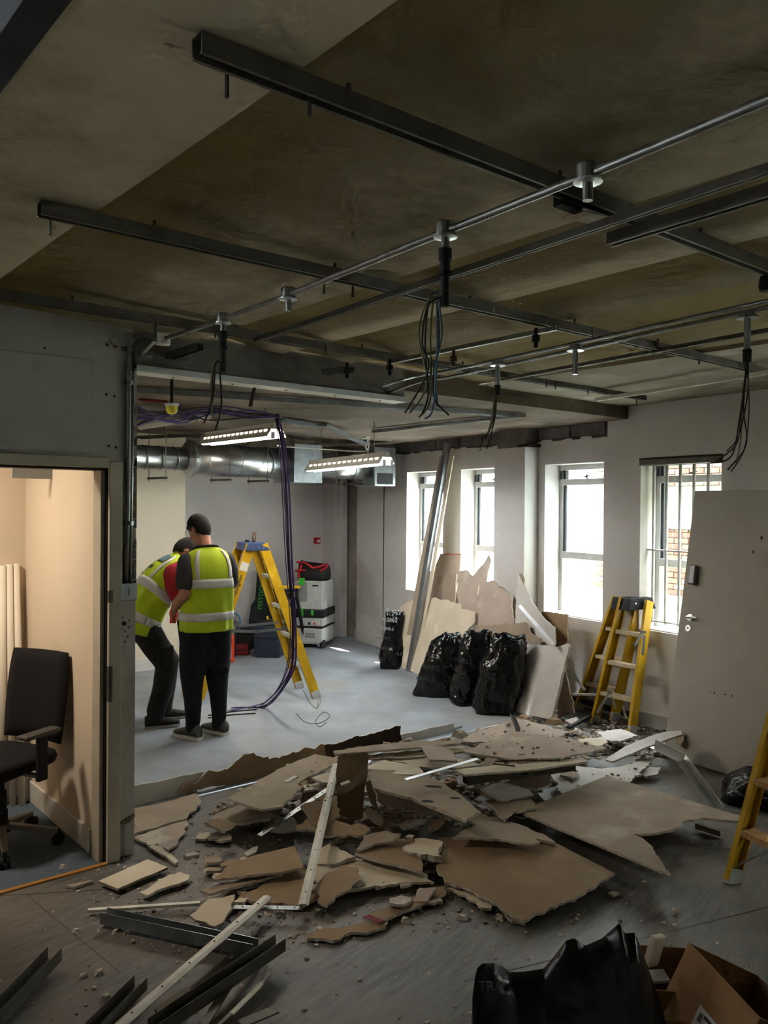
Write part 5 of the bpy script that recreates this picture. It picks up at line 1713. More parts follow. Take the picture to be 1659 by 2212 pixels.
# metal strips
def strip(a, b, za, zb, label, w=.028, h=.004, m='track_white', kind='flat', holes=0, name='metal_strip', mid=None):
    p, q = fl(*a, za), fl(*b, zb)
    t = thing(name, label, 'metal strip', p, group='metal strips in the rubble')
    k = MB()
    if mid:
        c = fl(*mid[:2], mid[2])
        segs = [(p, c), (c, q)]
    else:
        segs = [(p, q)]
    for s0, s1 in segs:
        if kind == 'flat':
            k.bar(s0, s1, w, h, m)
        elif kind == 'angle':
            k.prof(s0, s1, [(-w / 2, -w / 2), (w / 2, -w / 2), (w / 2, -w / 2 + .003), (-w / 2 + .003, -w / 2 + .003), (-w / 2 + .003, w / 2), (-w / 2, w / 2)], m)
        elif kind == 'chan':
            k.chan(s0, s1, w, h, m, t=.002, up=(0, 0, -1))
        elif kind == 'vee':
            k.prof(s0, s1, [(-w / 2, .0), (-w / 6, .004), (-w / 8, -.004), (w / 8, -.004), (w / 6, .004), (w / 2, 0), (w / 2, .004), (w / 7, .010), (-w / 7, .010), (-w / 2, .004)], m)
    k.build('strip_body', t)
    for i in range(holes):
        c = p.lerp(q, (i + .5) / holes) + V((0, 0, h / 2 + .001 if kind == 'flat' else .011))
        d = (q - p).normalized()
        k = MB(); k.lathe(c, (0, 0, 1), [(0, .004), (.0015, .004)], 'dirt_dark', 6); k.build('nail_hole', t)
    return t
strip((726, 1652), (655, 1957), .27, .06, 'tall dusty white strip crossing the heap from back to front', .045, .004, 'track_white', 'vee', 8)
strip((800, 1643), (560, 1805), .30, .09, 'grey perforated strip slanting down the heap behind the white strip', .035, .004, 'steel', 'flat', 14)
strip((578, 1939), (250, 2225), .07, .05, 'long dusty white strip running towards the camera', .045, .004, 'track_white', 'vee', 6)
strip((190, 1967), (432, 1951), .02, .03, 'thin pale strip lying parallel to the dark channel near the doorway', .022, .012, 'track_white', 'flat')
strip((224, 1978), (552, 2047), .04, .04, 'grey metal stud lying on the floor in front of the rubble', .05, .05, 'galv', 'chan', name='metal_stud')
strip((606, 2036), (330, 2222), .09, .06, 'dark metal stud pointing towards the camera under the white strip', .055, .05, 'steel_dull', 'chan', name='metal_stud')
strip((506, 1960), (655, 1962), .04, .05, 'short grey perforated strip beside the curled cream fragment', .034, .004, 'steel', 'flat', 4)
strip((118, 2060), (-15, 2200), .06, .05, 'dark metal stud at the left edge of the photograph', .06, .05, 'steel_dull', 'chan', name='metal_stud')
strip((304, 2122), (200, 2225), .05, .05, 'short metal stud end left of the long white strip', .055, .045, 'steel_dull', 'chan', name='metal_stud')
strip((876, 1684), (1032, 1639), .30, .34, 'bright bare metal strip lying on top of the heap', .03, .003, 'bright_metal')
strip((1410, 1606), (1553, 1750), .30, .05, 'bent white metal angle leaning towards the leaning door', .05, .004, 'bright_metal', 'angle', mid=(1472, 1637, .26))
strip((1106, 1543), (1119, 1576), .20, .22, 'short dark metal angle standing on the back board of the heap', .03, .03, 'steel_dull', 'chan')
strip((1228, 1572), (1278, 1545), .05, .06, 'dark bar lying beside the foot of the folded ladder', .03, .02, 'tool_black')
strip((585, 2062), (500, 2190), .03, .04, 'curved thin strip right of the dark stud', .02, .004, 'track_white', mid=(560, 2130, .05))
strip((560, 2060), (440, 2215), .03, .05, 'dark bent strip beside the curved thin strip', .03, .01, 'steel_dull', mid=(500, 2120, .05))
strip((470, 2215), (590, 2090), .02, .03, 'thin wire-like strip near the bottom of the photograph', .008, .008, 'track_white', mid=(530, 2160, .03))
strip((410, 2140), (340, 2190), .06, .03, 'short dark offcut beside the dark stud', .04, .02, 'steel_dull')
strip((520, 2212), (598, 2180), .02, .03, 'flat grey scrap strip at the bottom of the photograph', .045, .006, 'steel_dull')
# track under the cream board
t = thing('metal_track', 'dark metal track under the cream board on the heap', 'metal strip', fl(1100, 1670, .2))
k = MB(); p, q = fl(1004, 1680, .225), fl(1238, 1650, .235); k.prof(p, q, [(-.03, -.035), (.03, -.035), (.03, .035), (.027, .035), (.027, -.032), (-.027, -.032), (-.027, .035), (-.03, .035)], 'steel_dull'); k.build('track_body', t)
c = p.lerp(q, .52); d_, x_, y_ = frame(p, q); s_ = 1 if x_.y < 0 else -1
k = MB(); k.bar(c + x_ * .0305 * s_ - d_ * .02, c + x_ * .0305 * s_ + d_ * .02, .002, .03, 'plain_black'); k.build('knockout', t)
for a, b, lb_ in (((1065, 1650), (1112, 1655), 'rusty rod lying across the cream board'), ((1070, 1645), (1160, 1642), 'thin steel rod lying behind the rusty rod')):
    k = MB(); k.tube([fl(*a, .295), fl(*b, .295)], .005, 'cable_brown' if 'rusty' in lb_ else 'galv', 6); tag(k.build('steel_rod'), lb_, 'rod')
k = MB(); k.bar(fl(618, 1683 + 7, .20), fl(640, 1673 + 4, .21), .03, .006, 'label_paper'); tag(k.build('white_tag'), 'white paper tag stuck on the grey perforated strip', 'tag')
k = MB(); k.bar(fl(755, 1688, .27), fl(737, 1695, .26), .03, .006, 'label_paper'); tag(k.build('white_tag'), 'white label stuck on the strip beside the upright brown panel', 'tag')

# crumbs, broken gypsum and dust: too many and too small to count
def crumbs(name, label, n, region, smin, smax, zfun, mats, seed):
    rr = random.Random(seed)
    k = MB()
    i = 0
    while i < n:
        x, y = rr.uniform(region[0], region[2]), rr.uniform(region[1], region[3])
        ok = zfun(x, y, rr)
        if ok is None:
            i += .2
            continue
        i += 1
        p = fl(x, y, 0)
        s = rr.uniform(smin, smax) * (rr.random() ** 2 * .8 + .3)
        h = s * rr.uniform(.25, .8)
        a0 = rr.uniform(0, 6.3)
        z = ok
        nn = rr.choice((4, 5))
        b = [p + V((s * rr.uniform(.7, 1.2) * math.cos(a0 + 2 * pi * j / nn), s * rr.uniform(.7, 1.2) * math.sin(a0 + 2 * pi * j / nn), z)) for j in range(nn)]
        tt = [p.lerp(V((q.x, q.y, 0)), rr.uniform(.4, .9)) + V((0, 0, z + h * rr.uniform(.6, 1.1))) for q in b]
        m = rr.choice(mats)
        k.add(b + tt, [tuple(range(nn, 2 * nn))] + [(j, (j + 1) % nn, nn + (j + 1) % nn, nn + j) for j in range(nn)], m)
    o = k.build(name, fixn=False)
    tag(o, label, 'rubble', kind='stuff')
    return o
def inpoly(x, y, poly):
    c = False
    for i in range(len(poly)):
        x1, y1 = poly[i]; x2, y2 = poly[i - 1]
        if (y1 > y) != (y2 > y) and x < (x2 - x1) * (y - y1) / (y2 - y1) + x1:
            c = not c
    return c
HEAP = [(440, 1770), (500, 1725), (600, 1670), (720, 1635), (860, 1610), (1000, 1600), (1120, 1560), (1240, 1575), (1320, 1620), (1260, 1660), (1190, 1700), (1150, 1760), (1060, 1780), (960, 1800), (900, 1810), (760, 1830), (650, 1800), (520, 1790)]
def zheap(x, y, rr):
    if not inpoly(x, y, HEAP):
        return None
    return rr.uniform(0, .05)
crumbs('rubble', 'broken gypsum lumps and torn paper filling the bottom of the heap', 900, (440, 1560, 1330, 1830), .02, .09, zheap, ['gypsum', 'gypsum_dark', 'paper_tan', 'dust', 'paper_brown'], 3)
NEAR = [(150, 1900), (290, 1790), (420, 1740), (640, 1800), (950, 1830), (1330, 1880), (1250, 1990), (950, 2010), (700, 2050), (350, 2060), (200, 2010)]
crumbs('crumbs', 'small gypsum crumbs scattered over the vinyl floor round the boards', 1500, (150, 1740, 1340, 2060), .004, .016, lambda x, y, rr: .0 if inpoly(x, y, NEAR) else None, ['gypsum', 'gypsum', 'dust', 'gypsum_dark'], 5)
crumbs('crumbs', 'few white crumbs scattered on the bare vinyl nearest the camera', 260, (0, 1950, 1659, 2212), .004, .013, lambda x, y, rr: 0.0, ['gypsum', 'board_cream', 'dust'], 6)
crumbs('rubble', 'dusty plaster rubble along the window wall round the folded ladder', 700, (1190, 1545, 1480, 1640), .01, .045, lambda x, y, rr: rr.uniform(0, .012) if y > 1545 + (x - 1190) * .12 else None, ['gypsum', 'dust', 'gypsum_dark', 'board_white', 'dirt_dark'], 8)
for seed_, reg, zz in ((21, (1010, 1585, 1290, 1630), .29), (22, (1040, 1560, 1200, 1595), .17), (23, (1215, 1658, 1390, 1700), .07), (24, (660, 1640, 720, 1730), .22)):
    def onb(x, y, rr, zz=zz):
        return zz
    k = crumbs('crumbs', {21: 'crumbs strewn over the large pinkish board', 22: 'crumbs strewn over the board at the very back', 23: 'crumbs strewn over the broad white board', 24: 'crumbs on the slanting tan board'}[seed_], 0, reg, .005, .014, onb, ['dirt_dark', 'gypsum_dark', 'dust', 'gypsum'], seed_) if False else None
    kk = MB(); rr = random.Random(seed_)
    for i in range(40):
        p = fl(rr.uniform(reg[0], reg[2]), rr.uniform(reg[1], reg[3]), zz + .002)
        s = rr.uniform(.004, .018) * rr.uniform(.3, 1)
        kk.ball(p + V((0, 0, s * .3)), (s, s * rr.uniform(.5, 1.2), s * .5), rr.choice(['gypsum_dark', 'gypsum_dark', 'dust', 'gypsum', 'paper_brown']), 5, 3)
    tag(kk.build('crumbs'), {21: 'crumbs strewn over the large pinkish board', 22: 'crumbs strewn over the board at the very back', 23: 'crumbs strewn over the broad white board', 24: 'crumbs on the slanting tan board'}[seed_], 'rubble', kind='stuff')
# loose torn scraps lying about the heap
n_s = 0
rs = random.Random(77)
while n_s < 90:
    x, y = rs.uniform(440, 1300), rs.uniform(1590, 1960)
    if not (inpoly(x, y, HEAP) or inpoly(x, y, NEAR)) or y > 1930 and x > 950 or (x > 1130 and y > 1690) or (x > 950 and y > 1800):
        continue
    n_s += 1
    heap = inpoly(x, y, HEAP)
    z = rs.uniform(.03, .14) if heap else rs.uniform(.02, .05)
    p = fl(x, y, z)
    s = rs.uniform(.03, .085)
    n = V((rs.uniform(-.6, .6), rs.uniform(-.7, .3), 1)).normalized() if heap else V((rs.uniform(-.2, .2), rs.uniform(-.2, .2), 1)).normalized()
    e1_ = n.orthogonal().normalized(); e2_ = n.cross(e1_)
    a0 = rs.uniform(0, 6.28); nn = rs.choice((4, 5, 6)); st_ = rs.uniform(.4, 1)
    pts = [p + e1_ * s * rs.uniform(.7, 1.3) * math.cos(a0 + 2 * pi * j / nn) + e2_ * s * st_ * rs.uniform(.7, 1.3) * math.sin(a0 + 2 * pi * j / nn) for j in range(nn)]
    mz = min(q.z for q in pts)
    if mz < .014:
        pts = [q + V((0, 0, .014 - mz)) for q in pts]
    k = MB(); k.slab(jagged(pts, n, .006, 900 + n_s, every=.02), -n * .0125, mm_ := rs.choice(['paper_tan', 'paper_brown', 'board_cream', 'gypsum', 'paper_tan', 'paper_pink']), 'gypsum', 'paper_brown')
    zone = ('between the partition corner and the slanting tan board' if x < 560 else 'near the tall white strip' if x < 720 else 'round the upright brown panel' if x < 840 else 'under or beside the long holed board' if x < 1010 else 'by the dark metal track') if y < 1800 else ('left of the tall white strip' if x < 660 else 'right of the tall white strip')
    tag(k.build('plasterboard_scrap'), {'paper_tan': 'small tan', 'paper_brown': 'small brown', 'board_cream': 'small cream', 'gypsum': 'small chalky', 'paper_pink': 'small pinkish'}[mm_] + ' torn board scrap ' + zone, 'plasterboard', 'small plasterboard scraps in the heap')
# countable larger lumps on the open floor
spots = [(135, 1875), (1458 / 1, 1970), (610, 1975), (250, 2013), (276, 2017), (285, 2036), (215, 2103), (180, 2110), (450, 1985), (165, 2013), (228, 2157), (205, 2137), (614, 1983), (360, 1963), (470, 1968), (690, 2010), (875, 1990), (1000, 1985), (1080, 1985), (905, 1962), (1270, 1905), (1390, 1905), (1340, 1990)]
for i, (x, y) in enumerate(spots):
    rr = random.Random(500 + i)
    p = fl(x, y, 0)
    s = rr.uniform(.012, .026)
    k = MB()
    nn = 6
    b = [p + V((s * rr.uniform(.6, 1.2) * math.cos(2 * pi * j / nn), s * rr.uniform(.6, 1.2) * math.sin(2 * pi * j / nn), 0)) for j in range(nn)]
    tt = [p.lerp(q, rr.uniform(.4, .8)) + V((0, 0, s * rr.uniform(.5, .9))) for q in b]
    k.add(b + tt, [tuple(range(nn, 2 * nn)), tuple(reversed(range(nn)))] + [(j, (j + 1) % nn, nn + (j + 1) % nn, nn + j) for j in range(nn)], 'gypsum')
    zone = 'on the floor near the doorway' if x < 300 and y < 2050 else 'beside the metal studs at the left' if x < 500 else 'below the fringed boards in the middle' if x < 920 else 'in front of the broad brown board' if x < 1200 else 'on the floor towards the right-hand ladder'
    tag(k.build('gypsum_lump'), 'loose white gypsum lump lying ' + zone, 'lump', 'loose gypsum lumps on the open floor')

# ================================================================== BOARDS LEANING BY THE WINDOWS
def lean(poly, ob, kk, label, m, jag=.006, keep=(), side='gypsum', th=.0125, name='plasterboard_piece'):
    n = (NW - V((0, 0, kk))).normalized()
    return vboard(poly, W(0, 0, -ob), n, label, m, th, jag, keep, side, 'paper_brown', name, 'plasterboard', 'plasterboard leaning by the windows')
lean([(951, 1197), (996, 1197), (992, 1240), (980, 1300), (893, 1300), (911, 1233), (935, 1233)], .30, .2, 'brown board with a straight red top edge propped between the far windows', 'paper_pink', jag=0)
k = MB(); n_ = (NW - V((0, 0, .2))).normalized(); a_, b_ = onpl(951, 1197, W(0, 0, -.30), n_), onpl(996, 1197, W(0, 0, -.30), n_); k.bar(a_, b_, .016, .008, 'red_plastic'); tag(k.build('red_tape'), 'red tape along the top of the brown propped board', 'tape')
lean([(945, 1245), (986, 1240), (982, 1300), (960, 1300), (950, 1275)], .36, .18, 'brown board fragment beside the tall metal stud', 'paper_tan', jag=.004)
lean([(991, 1233), (1009, 1232), (1021, 1244), (1042, 1221), (1056, 1197), (1060, 1209), (1053, 1236), (1048, 1262), (1033, 1262), (1030, 1335), (991, 1320), (988, 1282)], .40, .22, 'pinkish torn board with a tall spike in front of the second window', 'paper_pink', jag=.006)
lean([(1036, 1260), (1066, 1254), (1078, 1270), (1096, 1282), (1105, 1288), (1107, 1330), (1112, 1352), (1028, 1352), (1029, 1300)], .50, .22, 'pale torn board leaning against the white column', 'paper_pink', jag=.006)
lean([(1028, 1351), (1138, 1345), (1145, 1366), (1168, 1378), (1163, 1420), (1028, 1420)], .56, .22, 'brown torn board edge behind the black sacks', 'paper_tan', jag=.006)
lean([(1166, 1321), (1226, 1327), (1226, 1400), (1195, 1420), (1160, 1400)], .36, .2, 'dark brown board under the third window', 'paper_brown', jag=.004)
lean([(1120, 1239), (1127, 1242), (1134, 1263), (1148, 1300), (1175, 1336), (1199, 1354), (1199, 1400), (1172, 1400), (1112, 1352), (1115, 1297)], .48, .20, 'grey white triangular board with a peeling edge', 'board_white', jag=.006)
vboard([(1120, 1240), (1128, 1238), (1134, 1252), (1132, 1264), (1126, 1252)], W(0, 0, -.30), NW, 'curl of torn paper on the tip of the triangular board', 'paper_tan', th=.003, jag=.002)
lean([(864, 1309), (900, 1292), (937, 1291), (997, 1304), (997, 1315), (1028, 1321), (1025, 1345), (1000, 1370), (985, 1440), (960, 1456), (905, 1457), (868, 1442), (872, 1400), (865, 1357)], .60, .30, 'large cream board leaning beside the far black sack', 'board_cream', jag=.006, keep=(9, 10))
lean([(1134, 1390), (1202, 1398), (1226, 1389), (1229, 1396), (1193, 1547), (1184, 1553), (1115, 1538), (1120, 1447)], .72, .42, 'big white board leaning at the right end of the black sacks', 'board_white', jag=.003, keep=(5, 6), th=.03)
lean([(1205, 1400), (1222, 1420), (1226, 1470), (1240, 1540), (1205, 1550), (1200, 1490)], .50, .35, 'dusty torn board behind the big white board', 'paper_pink', jag=.008)
# tall metal stud with board strips
def propped(a, b, ob, label, w, h, m, name, cat, kind='chan', up=None, dz=0):
    p = fl(*a)
    q = onpl(*b, W(0, 0, ob), NW)
    k = MB()
    if kind == 'chan':
        k.chan(p + V((0, 0, .02)), q, w, h, m, t=.003, up=up or NW)
    else:
        k.bar(p + V((0, 0, .02)), q, w, h, m, up=up or NW)
    return tag(k.build(name), label, cat)
propped((884, 1455), (967, 957), -.12, 'tall galvanised metal stud propped against the window wall', .07, .05, 'galv', 'metal_stud', 'stud', 'chan', -NW)
propped((872, 1448), (956, 985), -.16, 'tall tan board strip left of the propped metal stud', .10, .0125, 'paper_tan', 'plasterboard_strip', 'plasterboard', 'bar')
propped((897, 1456), (977, 985), -.10, 'tall cream board strip right of the propped metal stud', .06, .0125, 'board_cream', 'plasterboard_strip', 'plasterboard', 'bar')
k = MB(); k.bar(dp(1122, 1308, 7.55), dp(1196, 1392, 7.15), .03, .003, 'bright_metal', up=(0, -1, 0)); tag(k.build('metal_strip'), 'bright metal strip lying across the leaning boards', 'metal strip')
k = MB(); k.bar(dp(1220, 1432, 7.2), dp(1264, 1492, 7.0), .022, .022, 'bright_metal', up=(0, -1, 0)); tag(k.build('metal_strip'), 'bright metal rod slanting down behind the folded ladder', 'metal strip')
k = MB(); k.wbox(-.05, .75, -.10, -.06, .06, .10, 'dark_wood'); tag(k.build('timber_batten'), 'dark timber batten along the wall foot behind the folded ladder', 'timber')

# ================================================================== BLACK RUBBLE SACKS
def sack(levels, depth, thick, label, seed, prints=(), grp='black rubble sacks by the windows', name='rubble_sack'):
    """levels: (y, left, right) in the photograph from the top down; the sack stands at the given depth"""
    rings = []
    cols = 48
    lv = []
    for i in range(len(levels) - 1):
        for j in range(7):
            f = j / 7
            lv.append([levels[i][k] * (1 - f) + levels[i + 1][k] * f for k in range(3)])
    lv.append(list(levels[-1]))
    zs = [dp(0.5 * (a + b), y, depth).z for y, a, b in lv]
    z0 = zs[-1]
    N = len(lv)
    base = None
    for i, (y, a, b) in enumerate(lv):
        pl_, pr_ = dp(a, y, depth), dp(b, y, depth)
        c = (pl_ + pr_) / 2
        z = max(0.0, c.z - max(0, z0))
        if i == N - 1:
            z = 0
        f = i / (N - 1)
        th = thick * (.35 + .65 * min(1, f * 2.2)) * (1 if f < .93 else .93)
        hw = (pr_ - pl_).length / 2
        ring = []
        for q in range(cols):
            an = 2 * pi * q / cols
            cx_ = math.copysign(abs(math.cos(an)) ** .75, math.cos(an))
            sy_ = math.copysign(abs(math.sin(an)) ** .75, math.sin(an))
            d = V((cx_ * hw, sy_ * th, 0))
            nz = mnoise.noise(V((an * 1.1 + seed, z * 6, seed))) * .03 - abs(mnoise.noise(V((an * 2.2 + seed, z * 9 + an * 1.5, seed + 5)))) * .045 + .012
            d *= 1 + nz / max(.06, d.length)
            zz = z + (.035 * mnoise.noise(V((an * 1.3, seed, 2))) if i < 3 else 0)
            ring.append(V((c.x, c.y + thick * .0, 0)) + d + V((0, 0, max(0, zz))))
        rings.append(ring)
    base = (rings[-1][0] + rings[-1][cols // 2]) / 2
    t = thing(name, label, 'sack', base, group=grp)
    k = MB()
    vs = [p for r_ in rings for p in r_]
    fs = [(j * cols + i, j * cols + (i + 1) % cols, (j + 1) * cols + (i + 1) % cols, (j + 1) * cols + i) for j in range(len(rings) - 1) for i in range(cols)]
    fs.append(tuple(range((len(rings) - 1) * cols, len(rings) * cols)))
    # gathered mouth
    cc = sum(rings[0], V()) / cols - V((0, 0, .05))
    ci = len(vs)
    vs.append(cc)
    fs += [(i, ci, (i + 1) % cols) for i in range(cols)]
    k.add(vs, fs, 'bag_plastic')
    k.build('sack_body', t, smooth=True)
    for (x, y, sz, s_, rot, m) in prints:
        p = dp(x, y, depth - thick * 1.06)
        text(s_, sz, basis(p, V((math.cos(rot), 0, math.sin(rot))), V((-math.sin(rot), 0, math.cos(rot)))), m, t, 'printed_lettering')
    return t
sack([(1310, 837, 868), (1330, 833, 870), (1370, 827, 871), (1410, 821, 870), (1431, 822, 862)], 9.35, .12, 'black sack with white print standing left of the cream board', 1.3,
     [(850, 1322, .05, 'RUBBLE', -.25, 'print_white'), (842, 1340, .05, 'RUBBLE', -.15, 'print_white'), (836, 1358, .045, 'RUBBLE', -.1, 'print_white'), (829, 1378, .04, 'RUBBLE', 0, 'print_grey'), (826, 1400, .04, 'RUBBLE', 0, 'print_grey'), (853, 1413, .045, 'RUBBLE', .0, 'print_grey')])
sack([(1368, 962, 995), (1385, 938, 1002), (1420, 918, 1002), (1460, 905, 1000), (1482, 897, 998), (1499, 890, 992)], 8.05, .17, 'leftmost of the three black sacks, slumped towards the rear floor', 4.2,
     [(938, 1419, .05, 'RUBBLE', -.35, 'print_grey'), (930, 1441, .05, 'RUBBLE', -.1, 'print_grey'), (918, 1467, .05, 'RUBBLE', -.15, 'print_grey')])
sack([(1364, 1006, 1062), (1390, 996, 1062), (1430, 988, 1050), (1480, 974, 1035), (1510, 972, 1025), (1518, 984, 1020)], 7.72, .16, 'middle of the three black sacks, with a knotted open mouth', 7.7,
     [(987, 1447, .045, 'RUBBLE', -.5, 'print_grey'), (1000, 1428, .05, 'RUBBLE', -.2, 'print_grey')])
sack([(1371, 1074, 1133), (1390, 1062, 1134), (1440, 1042, 1131), (1500, 1026, 1122), (1525, 1020, 1118), (1536, 1024, 1112)], 7.40, .17, 'rightmost of the three black sacks, leaning on the big white board', 11.1,
     [(1066, 1445, .04, '------', 0, 'print_grey'), (1062, 1454, .04, '------', 0, 'print_grey'), (1061, 1464, .03, '----', 0, 'print_grey')])
# dark sack lying behind the right-hand ladder
c = fl(1640, 1735)
t = thing('rubble_sack', 'flattened black sack lying on the floor behind the right-hand stepladder', 'sack', c)
k = MB()
vs, cols = [], 26
for j, (f, z) in enumerate(((1.0, 0), (1.02, .05), (.9, .11), (.6, .15), (.25, .15))):
    for q in range(cols):
        an = 2 * pi * q / cols
        rr_ = 1 + .35 * mnoise.noise(V((an * 1.4, 3, z * 5)))
        vs.append(c + V((.16, .05, 0)) + V((.34 * f * rr_ * math.cos(an), .30 * f * rr_ * math.sin(an), z * (1 + .5 * mnoise.noise(V((an * 2, z * 9, 8)))))))
k.add(vs, [(j * cols + i, j * cols + (i + 1) % cols, (j + 1) * cols + (i + 1) % cols, (j + 1) * cols + i) for j in range(4) for i in range(cols)] + [tuple(reversed(range(cols))), tuple(range(4 * cols, 5 * cols))], 'bag_plastic')
k.build('sack_body', t, smooth=True)

# slumped sack in the foreground
t = thing('rubble_sack', 'slumped black sack lying on the floor at the bottom of the photograph', 'sack', V((.63, 2.36, 0)), group='black rubble sacks')
rim_px = [(1026, 2112), (1030, 2092), (1042, 2081), (1068, 2080), (1085, 2088), (1100, 2100), (1140, 2098), (1175, 2092), (1195, 2068), (1222, 2032), (1240, 2026), (1255, 2036), (1264, 2043), (1300, 2027), (1338, 1994), (1345, 2004), (1348, 2016), (1372, 2015), (1382, 2040), (1400, 2090), (1425, 2160), (1440, 2212)]
nx = 84
vs = []
def rimy(px):
    for (x1, y1), (x2, y2) in zip(rim_px, rim_px[1:]):
        if x1 <= px <= x2:
            return y1 + (y2 - y1) * (px - x1) / (x2 - x1)
    return rim_px[-1][1]
rows = [(-.10, 0.0), (-.085, .5), (-.05, .88), (0, 1.0), (.03, .95), (.07, .84), (.12, .70), (.18, .53), (.25, .35), (.32, .17), (.36, 0.0)]
for i in range(nx + 1):
    px = rim_px[0][0] + (rim_px[-1][0] - rim_px[0][0]) * i / nx
    dr = 2.50 + .015 * mnoise.noise(V((px * .01, 1, 1))) - .10 * max(0, (1110 - px) / 90)
    top = dp(px, rimy(px), dr)
    for dy, fz in rows:
        fold = .03 * mnoise.noise(V((top.x * 4 + dy * 5, dy * 9 - top.x * 3, 4))) - .05 * (abs(mnoise.noise(V((top.x * 5 - dy * 7, dy * 8 + top.x * 5, 7)))) - .2)
        w_ = math.sin(pi * min(1, max(0, i / nx))) ** .35
        b_ = min(1, max(0, dy) / .13); b_ = b_ * b_ * (3 - 2 * b_)
        hh = top.z * (1 - b_) + (.37 * w_) * b_
        z = max(0, hh * fz + (fold * 1.1 if 0 < fz < 1 else 0))
        vs.append(V((top.x + .02 * mnoise.noise(V((px * .03, dy * 6, 2))) * (dy != 0), top.y - dy * (.35 + .65 * w_) + (fold if 0 < fz < 1 else 0), z)))
n = len(rows)
k = MB()
k.add(vs, [(i * n + j, (i + 1) * n + j, (i + 1) * n + j + 1, i * n + j + 1) for i in range(nx) for j in range(n - 1)] + [tuple(range(n)), tuple(reversed(range(nx * n, nx * n + n)))] + [(i * n, i * n + n - 1, (i + 1) * n + n - 1, (i + 1) * n) for i in range(nx)], 'bag_matte')
k.build('sack_body', t, smooth=True)
p = dp(1066, 2122, 2.27)
text('TRA', .036, basis(p + V((-.01, -.02, .0)), V((.97, -.1, .06)), V((.15, .1, 1))), 'print_grey', t, 'printed_lettering')

# ================================================================== CARDBOARD BOXES
def carton(name, label, corner, ex, ey, ez, w, d, h, flaps=(), m='cardboard'):
    """corner: lowest near-left corner; ex, ey, ez: unit directions"""
    t = thing(name, label, 'box', corner)
    th = .005
    def pt(a, b, c):
        return corner + ex * a + ey * b + ez * c
    def pan(c8, nm, mm=m):
        k = MB(); k.hexa(c8, mm); return k.build(nm, t)
    def bx(a0, a1, b0, b1, c0, c1, nm, mm=m):
        return pan([pt(a0, b0, c0), pt(a1, b0, c0), pt(a1, b1, c0), pt(a0, b1, c0), pt(a0, b0, c1), pt(a1, b0, c1), pt(a1, b1, c1), pt(a0, b1, c1)], nm, mm)
    bx(0, w, 0, th, 0, h, 'side_panel'); bx(0, w, d - th, d, 0, h, 'side_panel', 'cardboard_dark')
    bx(0, th, th, d - th, 0, h, 'side_panel'); bx(w - th, w, th, d - th, 0, h, 'side_panel', 'cardboard_dark')
    bx(th, w - th, th, d - th, 0, th, 'bottom_panel', 'cardboard_dark')
    for side, ang, l in flaps:
        ca, sa = math.cos(ang), math.sin(ang)
        if side == 'back':
            a, b, o_ = pt(0, d, h), pt(w, d, h), ey * ca + ez * sa
        elif side == 'front':
            a, b, o_ = pt(0, 0, h), pt(w, 0, h), -ey * ca + ez * sa
        elif side == 'left':
            a, b, o_ = pt(0, 0, h), pt(0, d, h), -ex * ca + ez * sa
        else:
            a, b, o_ = pt(w, 0, h), pt(w, d, h), ex * ca + ez * sa
        k = MB(); k.slab([a, b, b + o_ * l - (b - a) * .02, a + o_ * l + (b - a) * .02], (b - a).cross(o_).normalized() * .004, m); k.build('flap', t)
    return t, pt
# big open carton: the labelled side faces the camera
pA, pB, pD = fl(1488, 2036, .41), fl(1622, 2178, .41), fl(1575, 1992, .32)
ex = (pB - pA).normalized()
ez = V((.5, .08, 1)); ez = (ez - ex * ez.dot(ex)).normalized()
ey = ez.cross(ex)
if ey.dot(pD - pA) < 0:
    ey = -ey
corner = pA - ez * .31
t, pt = carton('cardboard_box', 'open cardboard box with a white shipping label at the right', corner, ex, ey, ez, .40, .27, .31, [])
k = MB(); c_ = [pt(.17, -.001, .20), pt(.40, -.001, .20), pt(.40, -.001, .13), pt(.17, -.001, .10)]; k.slab(c_, ey * -.001, 'label_paper'); k.build('shipping_label', t)
k = MB(); c_ = [pt(.21, -.003, .19), pt(.30, -.003, .19), pt(.30, -.003, .18), pt(.21, -.003, .18)]; k.slab(c_, ey * -.0005, 'tool_black'); k.build('barcode', t)
k = MB(); c_ = [pt(.185, -.003, .185), pt(.20, -.003, .185), pt(.20, -.003, .16), pt(.185, -.003, .16)]; k.slab(c_, ey * -.0005, 'print_grey'); k.build('printed_mark', t)
c2 = V((.78, 2.66, 0))
carton('cardboard_box', 'smaller cardboard box between the black sack and the labelled box', c2, V((1, -.12, 0)).normalized(), V((.12, 1, 0)).normalized(), V((0, 0, 1)), .26, .28, .28, [])
k = MB(); k.box((-.03, -.012, 0), (.03, .012, .11), 'board_cream', Matrix.Translation(dp(1404, 2085, 2.86)) @ Euler((.2, .15, .6)).to_matrix().to_4x4()); tag(k.build('foam_block', bevel=.004), 'pale foam block poking out of the smaller cardboard box', 'foam')
k = MB(); k.box((-.03, -.02, 0), (.03, .02, .012), 'label_paper', Matrix.Translation(dp(1420, 2112, 2.62)) @ Euler((.4, .1, .3)).to_matrix().to_4x4()); tag(k.build('paper_scrap'), 'scrap of white paper on the smaller cardboard box', 'paper')
# two pieces of the folded ladder's mess on the floor under the big board
k = MB(); k.bar(fl(1505, 1783, .03), fl(1560, 1800, .03), .04, .03, 'dust'); tag(k.build('timber_offcut'), 'dusty timber offcut under the torn notch of the largest tan board', 'timber')

